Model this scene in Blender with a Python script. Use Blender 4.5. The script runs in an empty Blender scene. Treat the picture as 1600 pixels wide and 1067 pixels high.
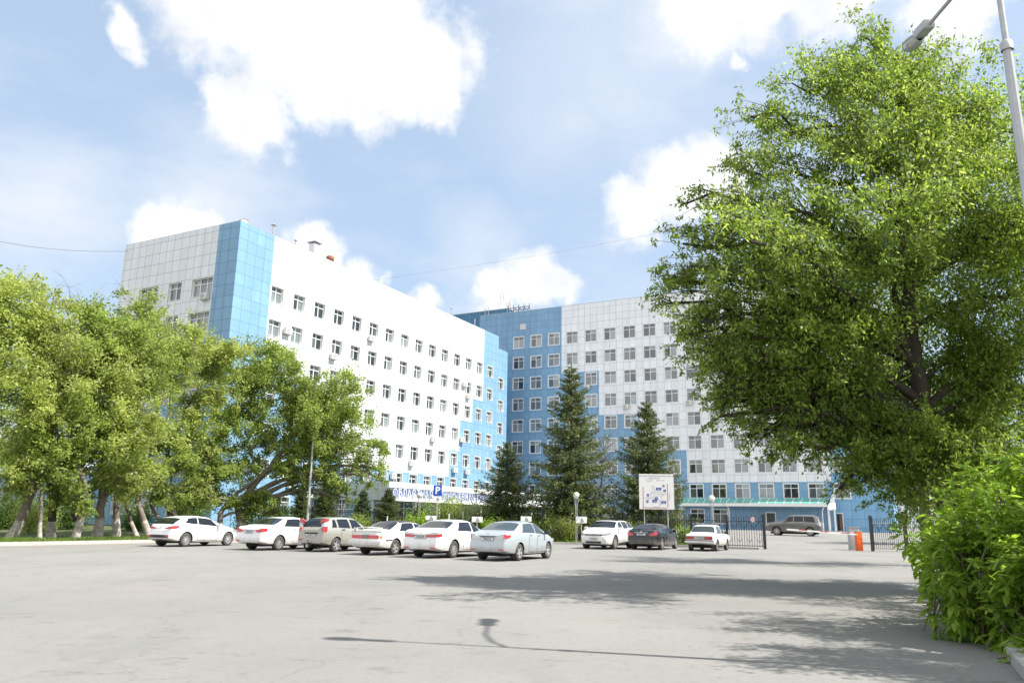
import bpy, bmesh, math, random
import numpy as np
from mathutils import Vector, Matrix
R_ = math.radians
SC = bpy.context.scene
COL = SC.collection
# ---------------------------------------------------------------- camera
F_PX, PITCH, ROLL, EYE = 1208.0, R_(12.985), R_(0.978), 1.5
cam = bpy.data.cameras.new('camera'); cam.sensor_width = 36; cam.lens = F_PX/1600*36
cam.clip_start = 0.1; cam.clip_end = 3000
co = bpy.data.objects.new('camera', cam); COL.objects.link(co)
FW = Vector((0, math.cos(PITCH), math.sin(PITCH))); U0 = Vector((0, -math.sin(PITCH), math.cos(PITCH))); R0 = Vector((1, 0, 0))
RT = R0*math.cos(ROLL)+U0*math.sin(ROLL); UP = U0*math.cos(ROLL)-R0*math.sin(ROLL)
m = Matrix((RT, UP, -FW)).transposed().to_4x4(); m.translation = (0, 0, EYE)
co.matrix_world = m; SC.camera = co
def at(px, py, Y):
    """world point at depth Y seen at a pixel of the 1600 px wide photograph"""
    r = FW*F_PX+RT*(px-800)+UP*(533.5-py)
    return Vector((r.x/r.y*Y, Y, EYE+r.z/r.y*Y))
def pix(p):
    v = Vector(p)-Vector((0, 0, EYE)); z = v.dot(FW)
    return 800+F_PX*v.dot(RT)/z, 533.5-F_PX*v.dot(UP)/z
# ---------------------------------------------------------------- light
SC.view_settings.view_transform = 'Standard'; SC.view_settings.look = 'None'
SC.view_settings.exposure = 0.85; SC.view_settings.gamma = 1.0
SUN_EL = R_(53); SUN_XY = Vector((0.970, -0.243))      # horizontal direction towards the sun
sl = bpy.data.lights.new('sun', 'SUN'); sl.energy = 5.0; sl.angle = R_(0.5); sl.color = (1.0, 0.955, 0.88)
so = bpy.data.objects.new('sun', sl); COL.objects.link(so)
sdir = Vector((SUN_XY.x*math.cos(SUN_EL), SUN_XY.y*math.cos(SUN_EL), math.sin(SUN_EL)))
so.rotation_euler = sdir.to_track_quat('Z', 'Y').to_euler(); so.location = (30, -10, 60)
world = bpy.data.worlds.new('World'); SC.world = world; world.use_nodes = True
def N(nt, typ, **kw):
    n = nt.nodes.new(typ)
    for k, v in kw.items():
        if k.startswith('i_'):
            key = k[2:]; key = int(key) if key.isdigit() else key.replace('_', ' ')
            n.inputs[key].default_value = v
        else: setattr(n, k, v)
    return n
def build_world():
    nt = world.node_tree; nt.nodes.clear(); L = nt.links.new
    out = N(nt, 'ShaderNodeOutputWorld'); bg = N(nt, 'ShaderNodeBackground', i_Strength=0.10)
    sky = N(nt, 'ShaderNodeTexSky'); sky.sky_type = 'NISHITA'; sky.sun_disc = False
    sky.sun_elevation = SUN_EL; sky.sun_rotation = math.atan2(SUN_XY.x, SUN_XY.y)
    sky.air_density = 1.0; sky.dust_density = 1.5; sky.ozone_density = 1.2
    tc = N(nt, 'ShaderNodeTexCoord')
    def math_(op, a, b=None, c=None, clamp=False):
        n = N(nt, 'ShaderNodeMath', operation=op); n.use_clamp = clamp
        for k, v in enumerate((a, b, c)):
            if v is None: continue
            if isinstance(v, (int, float)): n.inputs[k].default_value = v
            else: L(v, n.inputs[k])
        return n.outputs[0]
    def noise(scale, detail, rough=0.55, vec=None, dist=0):
        n = N(nt, 'ShaderNodeTexNoise', i_Scale=scale, i_Detail=float(detail), i_Roughness=rough, i_Distortion=dist)
        L(vec or tc.outputs['Generated'], n.inputs['Vector']); return n
    nz = noise(9, 4, 0.62)
    sub = N(nt, 'ShaderNodeVectorMath', operation='SUBTRACT'); L(nz.outputs['Color'], sub.inputs[0]); sub.inputs[1].default_value = (.5, .5, .5)
    scl = N(nt, 'ShaderNodeVectorMath', operation='SCALE'); L(sub.outputs[0], scl.inputs[0]); scl.inputs['Scale'].default_value = 0.10
    add = N(nt, 'ShaderNodeVectorMath', operation='ADD'); L(tc.outputs['Generated'], add.inputs[0]); L(scl.outputs[0], add.inputs[1])
    # cumulus clouds: direction (as seen from the car park) and angular radius
    puffs = [(350,5,80),(450,35,105),(560,50,120),(675,95,75),(400,182,58),(355,155,36),(490,130,72),(595,145,62),(690,162,42),
             (255,360,50),(300,350,36),(490,395,42),(560,430,34),(660,475,30),
             (780,455,44),(835,445,54),(880,445,36),(1000,335,50),(1060,300,58),(1120,280,60),
             (1110,5,75),(1200,10,55),(1480,0,60),(200,47,28),(1160,95,16),(1300,-20,70)]
    d = None
    for px, py, r in puffs:
        v = (FW*F_PX+RT*(px-800)+UP*(533.5-py)).normalized()
        dn = N(nt, 'ShaderNodeVectorMath', operation='DISTANCE'); L(add.outputs[0], dn.inputs[0]); dn.inputs[1].default_value = v
        q = math_('MULTIPLY_ADD', dn.outputs['Value'], -F_PX/r*0.70, 1.0)
        d = q if d is None else math_('MAXIMUM', d, q)
    fine = noise(24, 5, 0.62)
    dd = math_('MULTIPLY_ADD', math_('SUBTRACT', fine.outputs['Fac'], 0.5), 0.9, d)
    mr = N(nt, 'ShaderNodeMapRange', interpolation_type='SMOOTHSTEP'); L(dd, mr.inputs['Value'])
    mr.inputs['From Min'].default_value = 0.06; mr.inputs['From Max'].default_value = 0.58
    cum = mr.outputs['Result']
    # thin high veil
    mp = N(nt, 'ShaderNodeMapping'); L(tc.outputs['Generated'], mp.inputs['Vector']); mp.inputs['Scale'].default_value = (1.0, 1.0, 2.6)
    vz = noise(2.6, 5, 0.6, mp.outputs[0])
    vr = N(nt, 'ShaderNodeMapRange', interpolation_type='SMOOTHSTEP'); L(vz.outputs['Fac'], vr.inputs['Value'])
    vr.inputs['From Min'].default_value = 0.42; vr.inputs['From Max'].default_value = 0.72; vr.inputs['To Max'].default_value = 0.6
    veil = None
    for px, py, r in [(930,110,230),(880,190,140),(1010,60,180),(330,330,150),(740,380,90),(60,330,120)]:
        v = (FW*F_PX+RT*(px-800)+UP*(533.5-py)).normalized()
        dn = N(nt, 'ShaderNodeVectorMath', operation='DISTANCE'); L(add.outputs[0], dn.inputs[0]); dn.inputs[1].default_value = v
        q = math_('MULTIPLY_ADD', dn.outputs['Value'], -F_PX/r, 1.0, clamp=True)
        veil = q if veil is None else math_('MAXIMUM', veil, q)
    vv = math_('ADD', vr.outputs['Result'], math_('MULTIPLY', veil, 0.62), clamp=True)
    base = N(nt, 'ShaderNodeMix', data_type='RGBA'); base.inputs['Factor'].default_value = 0.55
    sk = N(nt, 'ShaderNodeVectorMath', operation='SCALE'); L(sky.outputs[0], sk.inputs[0]); sk.inputs['Scale'].default_value = 1.0
    L(sk.outputs[0], base.inputs['A']); base.inputs['B'].default_value = (4.0, 5.0, 6.3, 1)
    m1 = N(nt, 'ShaderNodeMix', data_type='RGBA'); L(vv, m1.inputs['Factor']); L(base.outputs['Result'], m1.inputs['A']); m1.inputs['B'].default_value = (4.6, 5.0, 5.6, 1)
    shade = N(nt, 'ShaderNodeMix', data_type='RGBA'); cs = N(nt, 'ShaderNodeMapRange'); L(nz.outputs['Fac'], cs.inputs['Value']); cs.inputs['From Min'].default_value = .38; cs.inputs['From Max'].default_value = .72
    L(cs.outputs[0], shade.inputs['Factor']); shade.inputs['A'].default_value = (6.6, 6.6, 6.6, 1); shade.inputs['B'].default_value = (4.8, 4.95, 5.2, 1)
    m2 = N(nt, 'ShaderNodeMix', data_type='RGBA'); L(cum, m2.inputs['Factor']); L(m1.outputs['Result'], m2.inputs['A']); L(shade.outputs['Result'], m2.inputs['B'])
    # bright area added to the unseen sky behind the camera, fills shaded walls
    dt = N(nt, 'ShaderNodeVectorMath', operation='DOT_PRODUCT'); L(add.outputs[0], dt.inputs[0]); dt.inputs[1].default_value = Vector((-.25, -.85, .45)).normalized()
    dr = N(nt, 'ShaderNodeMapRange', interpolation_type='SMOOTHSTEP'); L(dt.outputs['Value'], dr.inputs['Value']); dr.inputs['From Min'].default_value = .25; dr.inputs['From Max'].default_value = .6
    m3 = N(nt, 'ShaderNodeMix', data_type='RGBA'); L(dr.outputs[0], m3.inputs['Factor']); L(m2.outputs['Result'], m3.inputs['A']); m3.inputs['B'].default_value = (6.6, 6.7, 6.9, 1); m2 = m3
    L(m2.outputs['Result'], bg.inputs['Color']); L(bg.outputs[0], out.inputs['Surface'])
build_world()
# ---------------------------------------------------------------- helpers
def tag(o, label=None, cat=None, group=None, kind=None):
    if label: o['label'] = label
    if cat: o['category'] = cat
    if group: o['group'] = group
    if kind: o['kind'] = kind
    return o
def empty(name, loc=(0, 0, 0), rz=0.0, **kw):
    o = bpy.data.objects.new(name, None); o.empty_display_size = .3; COL.objects.link(o)
    o.location = loc; o.rotation_euler = (0, 0, rz); return tag(o, **kw)
def link(name, me, parent=None, **kw):
    o = bpy.data.objects.new(name, me); COL.objects.link(o)
    if parent: o.parent = parent
    return tag(o, **kw)
def copy_tree(o, parent=None):
    c = o.copy(); COL.objects.link(c)
    if parent: c.parent = parent
    for ch in o.children: copy_tree(ch, c)
    return c
class MB:
    def __init__(s): s.v = []; s.f = []; s.mi = []
    def add(s, vs, fs, mi=0):
        b = len(s.v); s.v += [tuple(p) for p in vs]; s.f += [tuple(b+i for i in f) for f in fs]; s.mi += [mi]*len(fs); return s
    def quad(s, a, b, c, d, mi=0): return s.add([a, b, c, d], [(0, 1, 2, 3)], mi)
    def box(s, x0, x1, y0, y1, z0, z1, mi=0, M=None):
        vs = [Vector((x, y, z)) for z in (z0, z1) for x, y in ((x0, y0), (x1, y0), (x1, y1), (x0, y1))]
        if M is not None: vs = [M @ v for v in vs]
        return s.add(vs, [(3, 2, 1, 0), (4, 5, 6, 7), (0, 1, 5, 4), (1, 2, 6, 5), (2, 3, 7, 6), (3, 0, 4, 7)], mi)
    def bbox(s, x0, x1, y0, y1, z0, z1, b=.01, mi=0, M=None):
        bm = bmesh.new(); bmesh.ops.create_cube(bm, size=1)
        for v in bm.verts: v.co = Vector(((x0+x1)/2+v.co.x*(x1-x0), (y0+y1)/2+v.co.y*(y1-y0), (z0+z1)/2+v.co.z*(z1-z0)))
        bmesh.ops.bevel(bm, geom=bm.edges[:], offset=b, segments=2, affect='EDGES', profile=.6)
        vs = [(M @ v.co) if M is not None else v.co.copy() for v in bm.verts]; bm.verts.index_update()
        s.add(vs, [tuple(v.index for v in f.verts) for f in bm.faces], mi); bm.free(); return s
    def tube(s, pts, rad, n=8, mi=0, cap=True):
        pts = [Vector(p) for p in pts]; rad = rad if isinstance(rad, (list, tuple)) else [rad]*len(pts)
        vs = []; ref = None
        for i, p in enumerate(pts):
            t = (pts[min(i+1, len(pts)-1)]-pts[max(i-1, 0)]).normalized()
            if ref is None: ref = Vector((1, 0, 0)) if abs(t.x) < .9 else Vector((0, 1, 0))
            a = (ref-t*ref.dot(t)).normalized(); b = t.cross(a); ref = a
            vs += [p+(a*math.cos(2*math.pi*k/n)+b*math.sin(2*math.pi*k/n))*rad[i] for k in range(n)]
        fs = [(i*n+k, i*n+(k+1) % n, (i+1)*n+(k+1) % n, (i+1)*n+k) for i in range(len(pts)-1) for k in range(n)]
        if cap: fs += [tuple(range(n-1, -1, -1)), tuple((len(pts)-1)*n+k for k in range(n))]
        return s.add(vs, fs, mi)
    def lathe(s, prof, n=16, M=None, mi=0):
        vs = [Vector((r*math.cos(2*math.pi*k/n), r*math.sin(2*math.pi*k/n), z)) for r, z in prof for k in range(n)]
        if M is not None: vs = [M @ v for v in vs]
        return s.add(vs, [(i*n+k, i*n+(k+1) % n, (i+1)*n+(k+1) % n, (i+1)*n+k) for i in range(len(prof)-1) for k in range(n)], mi)
    def mesh(s, name, mats, smooth=None):
        me = bpy.data.meshes.new(name); me.from_pydata(s.v, [], s.f)
        for m_ in (mats if isinstance(mats, (list, tuple)) else [mats]): me.materials.append(m_)
        if any(s.mi): me.polygons.foreach_set('material_index', s.mi)
        if smooth is not None:
            me.polygons.foreach_set('use_smooth', [True]*len(s.f))
            try: me.set_sharp_from_angle(angle=R_(smooth))
            except Exception: pass
        me.update(); return me
    def build(s, name, mats, parent=None, smooth=None, **kw): return link(name, s.mesh(name, mats, smooth), parent, **kw)
def text_mesh(body, size, extrude, mat, align='CENTER', bold=0.0, side=None, sx=1.0):
    c = bpy.data.curves.new('t', 'FONT'); c.body = body; c.size = size; c.extrude = extrude; c.align_x = align; c.align_y = 'CENTER'; c.offset = bold
    c.resolution_u = 3
    o = bpy.data.objects.new('t', c); COL.objects.link(o); me = bpy.data.meshes.new_from_object(o)
    bpy.data.objects.remove(o); bpy.data.curves.remove(c)
    me.materials.clear(); me.materials.append(mat)
    if side:
        me.materials.append(side)
        for p in me.polygons: p.material_index = 1 if abs(p.normal.z) < .5 else 0
    if sx != 1.0: me.transform(Matrix.Diagonal((sx, 1, 1, 1)))
    return me
# ---------------------------------------------------------------- materials
def mat(name, col, rough=.6, metal=0.0, spec=.5, noise=None, bump=None, coat=0.0, emit=None):
    """noise=(scale, amount, darker/other colour), bump=(scale, strength)"""
    m_ = bpy.data.materials.new(name); m_.use_nodes = True; nt = m_.node_tree; b = nt.nodes['Principled BSDF']
    b.inputs['Base Color'].default_value = (*col, 1); b.inputs['Roughness'].default_value = rough; b.inputs['Metallic'].default_value = metal
    b.inputs['Specular IOR Level'].default_value = spec; b.inputs['Coat Weight'].default_value = coat; b.inputs['Coat Roughness'].default_value = .05
    tc = N(nt, 'ShaderNodeTexCoord')
    if noise:
        n = N(nt, 'ShaderNodeTexNoise', i_Scale=noise[0], i_Detail=6.0, i_Roughness=.6); nt.links.new(tc.outputs['Object'], n.inputs['Vector'])
        r = N(nt, 'ShaderNodeMapRange'); nt.links.new(n.outputs['Fac'], r.inputs['Value']); r.inputs['From Min'].default_value = .35; r.inputs['From Max'].default_value = .7; r.inputs['To Max'].default_value = noise[1]
        x = N(nt, 'ShaderNodeMix', data_type='RGBA'); nt.links.new(r.outputs[0], x.inputs['Factor']); x.inputs['A'].default_value = (*col, 1); x.inputs['B'].default_value = (*noise[2], 1)
        nt.links.new(x.outputs['Result'], b.inputs['Base Color'])
    if bump:
        n = N(nt, 'ShaderNodeTexNoise', i_Scale=bump[0], i_Detail=5.0); nt.links.new(tc.outputs['Object'], n.inputs['Vector'])
        q = N(nt, 'ShaderNodeBump', i_Strength=bump[1], i_Distance=.02); nt.links.new(n.outputs['Fac'], q.inputs['Height']); nt.links.new(q.outputs[0], b.inputs['Normal'])
    if emit: b.inputs['Emission Color'].default_value = (*emit[0], 1); b.inputs['Emission Strength'].default_value = emit[1]
    return m_
def panel_mat(name, col, joint, pw, ph, ou, oz, var=.06, rough=.42, spec=.4, wob=.05):
    """cladding panels: thin joints on a grid in building coordinates, slight tone change per panel"""
    m_ = bpy.data.materials.new(name); m_.use_nodes = True; nt = m_.node_tree; L = nt.links.new; b = nt.nodes['Principled BSDF']
    b.inputs['Roughness'].default_value = rough; b.inputs['Specular IOR Level'].default_value = spec
    tc = N(nt, 'ShaderNodeTexCoord'); sp = N(nt, 'ShaderNodeSeparateXYZ'); L(tc.outputs['Object'], sp.inputs[0])
    ad = N(nt, 'ShaderNodeMath', operation='ADD'); L(sp.outputs['X'], ad.inputs[0]); L(sp.outputs['Y'], ad.inputs[1])
    cb = N(nt, 'ShaderNodeCombineXYZ'); L(ad.outputs[0], cb.inputs['X']); L(sp.outputs['Z'], cb.inputs['Y'])
    wn = N(nt, 'ShaderNodeTexNoise', i_Scale=.9, i_Detail=2.0); L(tc.outputs['Object'], wn.inputs['Vector'])
    ws = N(nt, 'ShaderNodeVectorMath', operation='SCALE'); ws.inputs['Scale'].default_value = wob; L(wn.outputs['Color'], ws.inputs[0])
    av = N(nt, 'ShaderNodeVectorMath', operation='ADD'); L(cb.outputs[0], av.inputs[0]); L(ws.outputs[0], av.inputs[1])
    av2 = N(nt, 'ShaderNodeVectorMath', operation='SUBTRACT'); L(av.outputs[0], av2.inputs[0]); av2.inputs[1].default_value = (ou+wob/2-pw*400, oz+wob/2-ph*40, 0)
    br = N(nt, 'ShaderNodeTexBrick', offset=0.0, squash=1.0); L(av2.outputs[0], br.inputs['Vector'])
    br.inputs['Scale'].default_value = 1.0; br.inputs['Brick Width'].default_value = pw; br.inputs['Row Height'].default_value = ph
    br.inputs['Mortar Size'].default_value = .019; br.inputs['Mortar Smooth'].default_value = .6; br.inputs['Bias'].default_value = 0
    br.inputs['Color1'].default_value = (*[c*(1-var) for c in col], 1); br.inputs['Color2'].default_value = (*[min(1, c*(1+var)) for c in col], 1); br.inputs['Mortar'].default_value = (*joint, 1)
    dmp = N(nt, 'ShaderNodeMapping'); L(tc.outputs['Object'], dmp.inputs[0]); dmp.inputs['Scale'].default_value = (1.6, 1.6, .16)
    dn = N(nt, 'ShaderNodeTexNoise', i_Scale=.9, i_Detail=7.0, i_Roughness=.68); L(dmp.outputs[0], dn.inputs['Vector'])
    dr = N(nt, 'ShaderNodeMapRange'); L(dn.outputs['Fac'], dr.inputs['Value']); dr.inputs['From Min'].default_value = .35; dr.inputs['From Max'].default_value = .75; dr.inputs['To Min'].default_value = 1.0; dr.inputs['To Max'].default_value = .82
    mx = N(nt, 'ShaderNodeVectorMath', operation='SCALE'); L(br.outputs['Color'], mx.inputs[0]); L(dr.outputs[0], mx.inputs['Scale'])
    L(mx.outputs[0], b.inputs['Base Color'])
    bp = N(nt, 'ShaderNodeBump', i_Strength=.5, i_Distance=.03, invert=True); L(br.outputs['Fac'], bp.inputs['Height'])
    bn = N(nt, 'ShaderNodeTexNoise', i_Scale=.7, i_Detail=1.0); L(tc.outputs['Object'], bn.inputs['Vector'])
    bp2 = N(nt, 'ShaderNodeBump', i_Strength=.12, i_Distance=.12); L(bn.outputs['Fac'], bp2.inputs['Height']); L(bp.outputs[0], bp2.inputs['Normal'])
    L(bp2.outputs[0], b.inputs['Normal']); return m_
def leaf_mat(name, c1, c2, c3, trans=.45, rough=.45):
    m_ = bpy.data.materials.new(name); m_.use_nodes = True; nt = m_.node_tree; L = nt.links.new; nt.nodes.clear()
    out = N(nt, 'ShaderNodeOutputMaterial'); g = N(nt, 'ShaderNodeNewGeometry'); cr = N(nt, 'ShaderNodeValToRGB')
    e = cr.color_ramp.elements; e[0].color = (*c1, 1); e[1].color = (*c3, 1); e.new(.5).color = (*c2, 1); L(g.outputs['Random Per Island'], cr.inputs[0])
    tc = N(nt, 'ShaderNodeTexCoord'); n = N(nt, 'ShaderNodeTexNoise', i_Scale=.45, i_Detail=3.0); L(tc.outputs['Object'], n.inputs['Vector'])
    hs = N(nt, 'ShaderNodeHueSaturation'); L(cr.outputs[0], hs.inputs['Color']); r = N(nt, 'ShaderNodeMapRange'); L(n.outputs['Fac'], r.inputs['Value'])
    r.inputs['From Min'].default_value = .3; r.inputs['From Max'].default_value = .7; r.inputs['To Min'].default_value = .72; r.inputs['To Max'].default_value = 1.3; L(r.outputs[0], hs.inputs['Value'])
    p = N(nt, 'ShaderNodeBsdfPrincipled', i_Roughness=rough); p.inputs['Specular IOR Level'].default_value = .35; L(hs.outputs[0], p.inputs['Base Color'])
    t = N(nt, 'ShaderNodeBsdfTranslucent'); h2 = N(nt, 'ShaderNodeHueSaturation', i_Hue=.487, i_Saturation=1.05, i_Value=1.75); L(hs.outputs[0], h2.inputs['Color']); L(h2.outputs[0], t.inputs['Color'])
    x = N(nt, 'ShaderNodeMixShader'); x.inputs[0].default_value = trans; L(p.outputs[0], x.inputs[1]); L(t.outputs[0], x.inputs[2]); L(x.outputs[0], out.inputs['Surface']); return m_
BLUE = (.215, .385, .565); JB = (.035, .13, .25)
M_ = dict(
 wl=panel_mat('white_panels_left', (.76, .785, .82), (.16, .17, .19), 1.015, 1.1, 4.56, 23.07, .03),
 bl=panel_mat('blue_panels_left', BLUE, JB, 1.1, 1.1, 0.0, 23.07),
 wr=panel_mat('white_panels_right', (.82, .84, .87), (.24, .26, .29), 1.015, 1.1, .18, 29.8, .035),
 br=panel_mat('blue_panels_right', BLUE, JB, 1.015, 1.1, .18, 29.8),
 lb=panel_mat('lit_blue_panels', (.22, .44, .68), JB, 1.4, 1.1, .18, 29.8),  # blue panels made lighter: brighter light on the end bay put into the colour
 db=panel_mat('small_blue_panels', (.075, .22, .36), (.015, .05, .09), .66, .8, 0, .1, .12, wob=.12),
 reveal=mat('white_reveal', (.80, .81, .81), .5), frame=mat('white_plastic_frame', (.80, .81, .82), .35),
 roof=mat('roof_felt', (.16, .16, .17), .9, noise=(1.5, .5, (.10, .10, .10))),
 steel=mat('galvanised_steel', (.50, .52, .54), .4, .7, noise=(6, .4, (.36, .37, .38))),
 greypole=mat('grey_painted_pole', (.45, .47, .48), .5, .2, noise=(9, .5, (.34, .34, .34))),
 dark=mat('dark_rubber', (.02, .02, .022), .7), black=mat('black_iron_paint', (.018, .018, .02), .45),
 concrete=mat('concrete', (.42, .41, .39), .85, noise=(4, .7, (.28, .27, .26)), bump=(30, .4)),
 white=mat('white_paint', (.80, .80, .80), .4), fascia=mat('white_fascia', (.80, .81, .83), .35, noise=(.8, .3, (.70, .72, .75))),
 shadefascia=panel_mat('shaded_fascia', (.50, .53, .55), (.36, .38, .40), 2.2, 1.8, 0, 3.1, .03),  # white fascia greyed: shade of the block's side faces put into the colour
 ac=mat('cream_metal', (.68, .67, .62), .45, noise=(8, .4, (.5, .48, .42))), rust=mat('rust_red', (.30, .12, .07), .8),
 letter=mat('blue_letter_face', (.50, .55, .76), .4), letterside=mat('blue_letter_side', (.22, .26, .50), .4),
 globe=mat('opal_globe', (.82, .80, .74), .25), signblue=mat('sign_blue', (.012, .07, .42), .35), signwhite=mat('sign_white', (.78, .78, .78), .35),
 orange=mat('orange_paint', (.85, .13, .012), .4, noise=(5, .3, (.70, .10, .015))), red=mat('red_paint', (.60, .03, .02), .4),
)
def glass_mat(name, dark, light, tint=(1, 1, 1), spec=.16, curtain=True, fold=22.0):
    """window glass over a room: some casements dark, some with pale curtains"""
    m_ = bpy.data.materials.new(name); m_.use_nodes = True; nt = m_.node_tree; L = nt.links.new; nt.nodes.clear()
    out = N(nt, 'ShaderNodeOutputMaterial'); oi = N(nt, 'ShaderNodeObjectInfo'); g = N(nt, 'ShaderNodeNewGeometry')
    a = N(nt, 'ShaderNodeMath', operation='MULTIPLY_ADD'); L(oi.outputs['Random'], a.inputs[0]); a.inputs[1].default_value = 7.31; L(g.outputs['Random Per Island'], a.inputs[2])
    wn = N(nt, 'ShaderNodeTexWhiteNoise', noise_dimensions='1D'); L(a.outputs[0], wn.inputs['W'])
    cr = N(nt, 'ShaderNodeValToRGB'); cr.color_ramp.interpolation = 'CONSTANT'; e = cr.color_ramp.elements
    e[0].color = (*dark, 1); e[1].position = .42; e[1].color = (*[(x+y)/2.6 for x, y in zip(dark, light)], 1)
    e.new(.60).color = (*light, 1); e.new(.78).color = (*[x*.6 for x in light], 1); e.new(.9).color = (*[x*1.25 for x in light], 1)
    L(wn.outputs['Value'], cr.inputs[0])
    tc = N(nt, 'ShaderNodeTexCoord'); wv = N(nt, 'ShaderNodeTexWave', i_Scale=fold/6, i_Distortion=1.5, i_Detail=2.0); wv.bands_direction = 'X'; L(tc.outputs['Object'], wv.inputs['Vector'])
    mr = N(nt, 'ShaderNodeMapRange'); L(wv.outputs['Fac'], mr.inputs['Value']); mr.inputs['To Min'].default_value = .78; mr.inputs['To Max'].default_value = 1.08
    vs = N(nt, 'ShaderNodeVectorMath', operation='SCALE'); L(cr.outputs[0], vs.inputs[0]); L(mr.outputs[0], vs.inputs['Scale'])
    df = N(nt, 'ShaderNodeBsdfDiffuse'); L(vs.outputs[0], df.inputs['Color'])
    gl = N(nt, 'ShaderNodeBsdfGlossy', i_Roughness=.03); gl.inputs['Color'].default_value = (*tint, 1)
    bn = N(nt, 'ShaderNodeTexNoise', i_Scale=2.2, i_Detail=1.0); L(tc.outputs['Object'], bn.inputs['Vector']); bp = N(nt, 'ShaderNodeBump', i_Strength=.10, i_Distance=.05); L(bn.outputs['Fac'], bp.inputs['Height']); L(bp.outputs[0], gl.inputs['Normal'])
    fr = N(nt, 'ShaderNodeLayerWeight', i_Blend=.25); fm = N(nt, 'ShaderNodeMath', operation='MULTIPLY_ADD', use_clamp=True); L(fr.outputs['Fresnel'], fm.inputs[0]); fm.inputs[1].default_value = .8; fm.inputs[2].default_value = spec
    x = N(nt, 'ShaderNodeMixShader'); L(fm.outputs[0], x.inputs[0]); L(df.outputs[0], x.inputs[1]); L(gl.outputs[0], x.inputs[2]); L(x.outputs[0], out.inputs['Surface']); return m_
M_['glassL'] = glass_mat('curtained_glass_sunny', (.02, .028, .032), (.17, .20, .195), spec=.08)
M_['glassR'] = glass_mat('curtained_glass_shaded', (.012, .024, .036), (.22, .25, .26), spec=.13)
M_['shop'] = glass_mat('entrance_glazing', (.05, .09, .09), (.22, .34, .33), spec=.18)
M_['greenglass'] = mat('green_glass', (.12, .42, .36), .12, spec=.8, noise=(.8, .7, (.22, .55, .47)))
def asphalt_mat():
    m_ = bpy.data.materials.new('dusty_asphalt'); m_.use_nodes = True; nt = m_.node_tree; L = nt.links.new; b = nt.nodes['Principled BSDF']
    b.inputs['Roughness'].default_value = .9; b.inputs['Specular IOR Level'].default_value = .25
    tc = N(nt, 'ShaderNodeTexCoord')
    def nz(s, d, r=.6, sc=None):
        n = N(nt, 'ShaderNodeTexNoise', i_Scale=s, i_Detail=d, i_Roughness=r); src = tc.outputs['Object']
        if sc: mp = N(nt, 'ShaderNodeMapping'); L(src, mp.inputs[0]); mp.inputs['Scale'].default_value = sc; src = mp.outputs[0]
        L(src, n.inputs['Vector']); return n.outputs['Fac']
    def rng(v, a, b_, c=0., d=1.):
        r = N(nt, 'ShaderNodeMapRange'); L(v, r.inputs['Value'])
        for k, q in zip(('From Min', 'From Max', 'To Min', 'To Max'), (a, b_, c, d)): r.inputs[k].default_value = q
        return r.outputs[0]
    def mix(f, a, bcol):
        x = N(nt, 'ShaderNodeMix', data_type='RGBA'); L(f, x.inputs['Factor'])
        if isinstance(a, tuple): x.inputs['A'].default_value = (*a, 1)
        else: L(a, x.inputs['A'])
        x.inputs['B'].default_value = (*bcol, 1); return x.outputs['Result']
    c = mix(rng(nz(.12, 5), .35, .65), (.202, .198, .189), (.250, .245, .233))
    c = mix(rng(nz(.5, 8, .7, (1, .35, 1)),   .50, .70, 0, .75), c, (.17, .18, .165))
    c = mix(rng(nz(70, 3), .45, .75, 0, .45), c, (.15, .145, .14))       # stones in the binder
    c = mix(rng(nz(38, 2), .62, .8, 0, .5), c, (.34, .335, .32))
    c = mix(rng(nz(1.3, 6, .72, (.8, 1.7, 1)), .585, .66, 0, .6), c, (.13, .11, .10))       # oil and patch marks
    c = mix(rng(nz(9, 5, .75), .50, .70, 0, .45), c, (.155, .15, .14))
    c = mix(rng(nz(22, 2, .6), .66, .72, 0, .6), c, (.10, .095, .09))
    c = mix(rng(nz(3.1, 6, .7, (.5, 1.6, 1)), .63, .69, 0, .5), c, (.15, .13, .12))
    c = mix(rng(nz(.22, 3, .5), .60, .78, 0, .3), c, (.30, .25, .225))
    vo = N(nt, 'ShaderNodeTexVoronoi', feature='DISTANCE_TO_EDGE', i_Scale=.17); mp = N(nt, 'ShaderNodeMapping'); L(tc.outputs['Object'], mp.inputs[0])
    wn = N(nt, 'ShaderNodeTexNoise', i_Scale=1.2, i_Detail=5.0); L(tc.outputs['Object'], wn.inputs['Vector']); ws = N(nt, 'ShaderNodeVectorMath', operation='SCALE', i_Scale=1.1); L(wn.outputs['Color'], ws.inputs[0])
    va = N(nt, 'ShaderNodeVectorMath', operation='ADD'); L(tc.outputs['Object'], va.inputs[0]); L(ws.outputs[0], va.inputs[1]); L(va.outputs[0], vo.inputs['Vector'])
    c = mix(rng(vo.outputs['Distance'], .0, .004, .26, 0), c, (.10, .095, .09))
    L(c, b.inputs['Base Color'])
    bp = N(nt, 'ShaderNodeBump', i_Strength=.55, i_Distance=.012); L(nz(60, 4), bp.inputs['Height']); L(bp.outputs[0], b.inputs['Normal']); return m_
M_['asphalt'] = asphalt_mat()
M_['soil'] = mat('lawn_soil', (.055, .085, .020), .95, noise=(1.2, .8, (.10, .09, .05)), bump=(12, .8))
M_['dust'] = mat('dusty_pavement', (.40, .35, .31), .9, noise=(2, .6, (.30, .27, .25)), bump=(40, .3))
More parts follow.
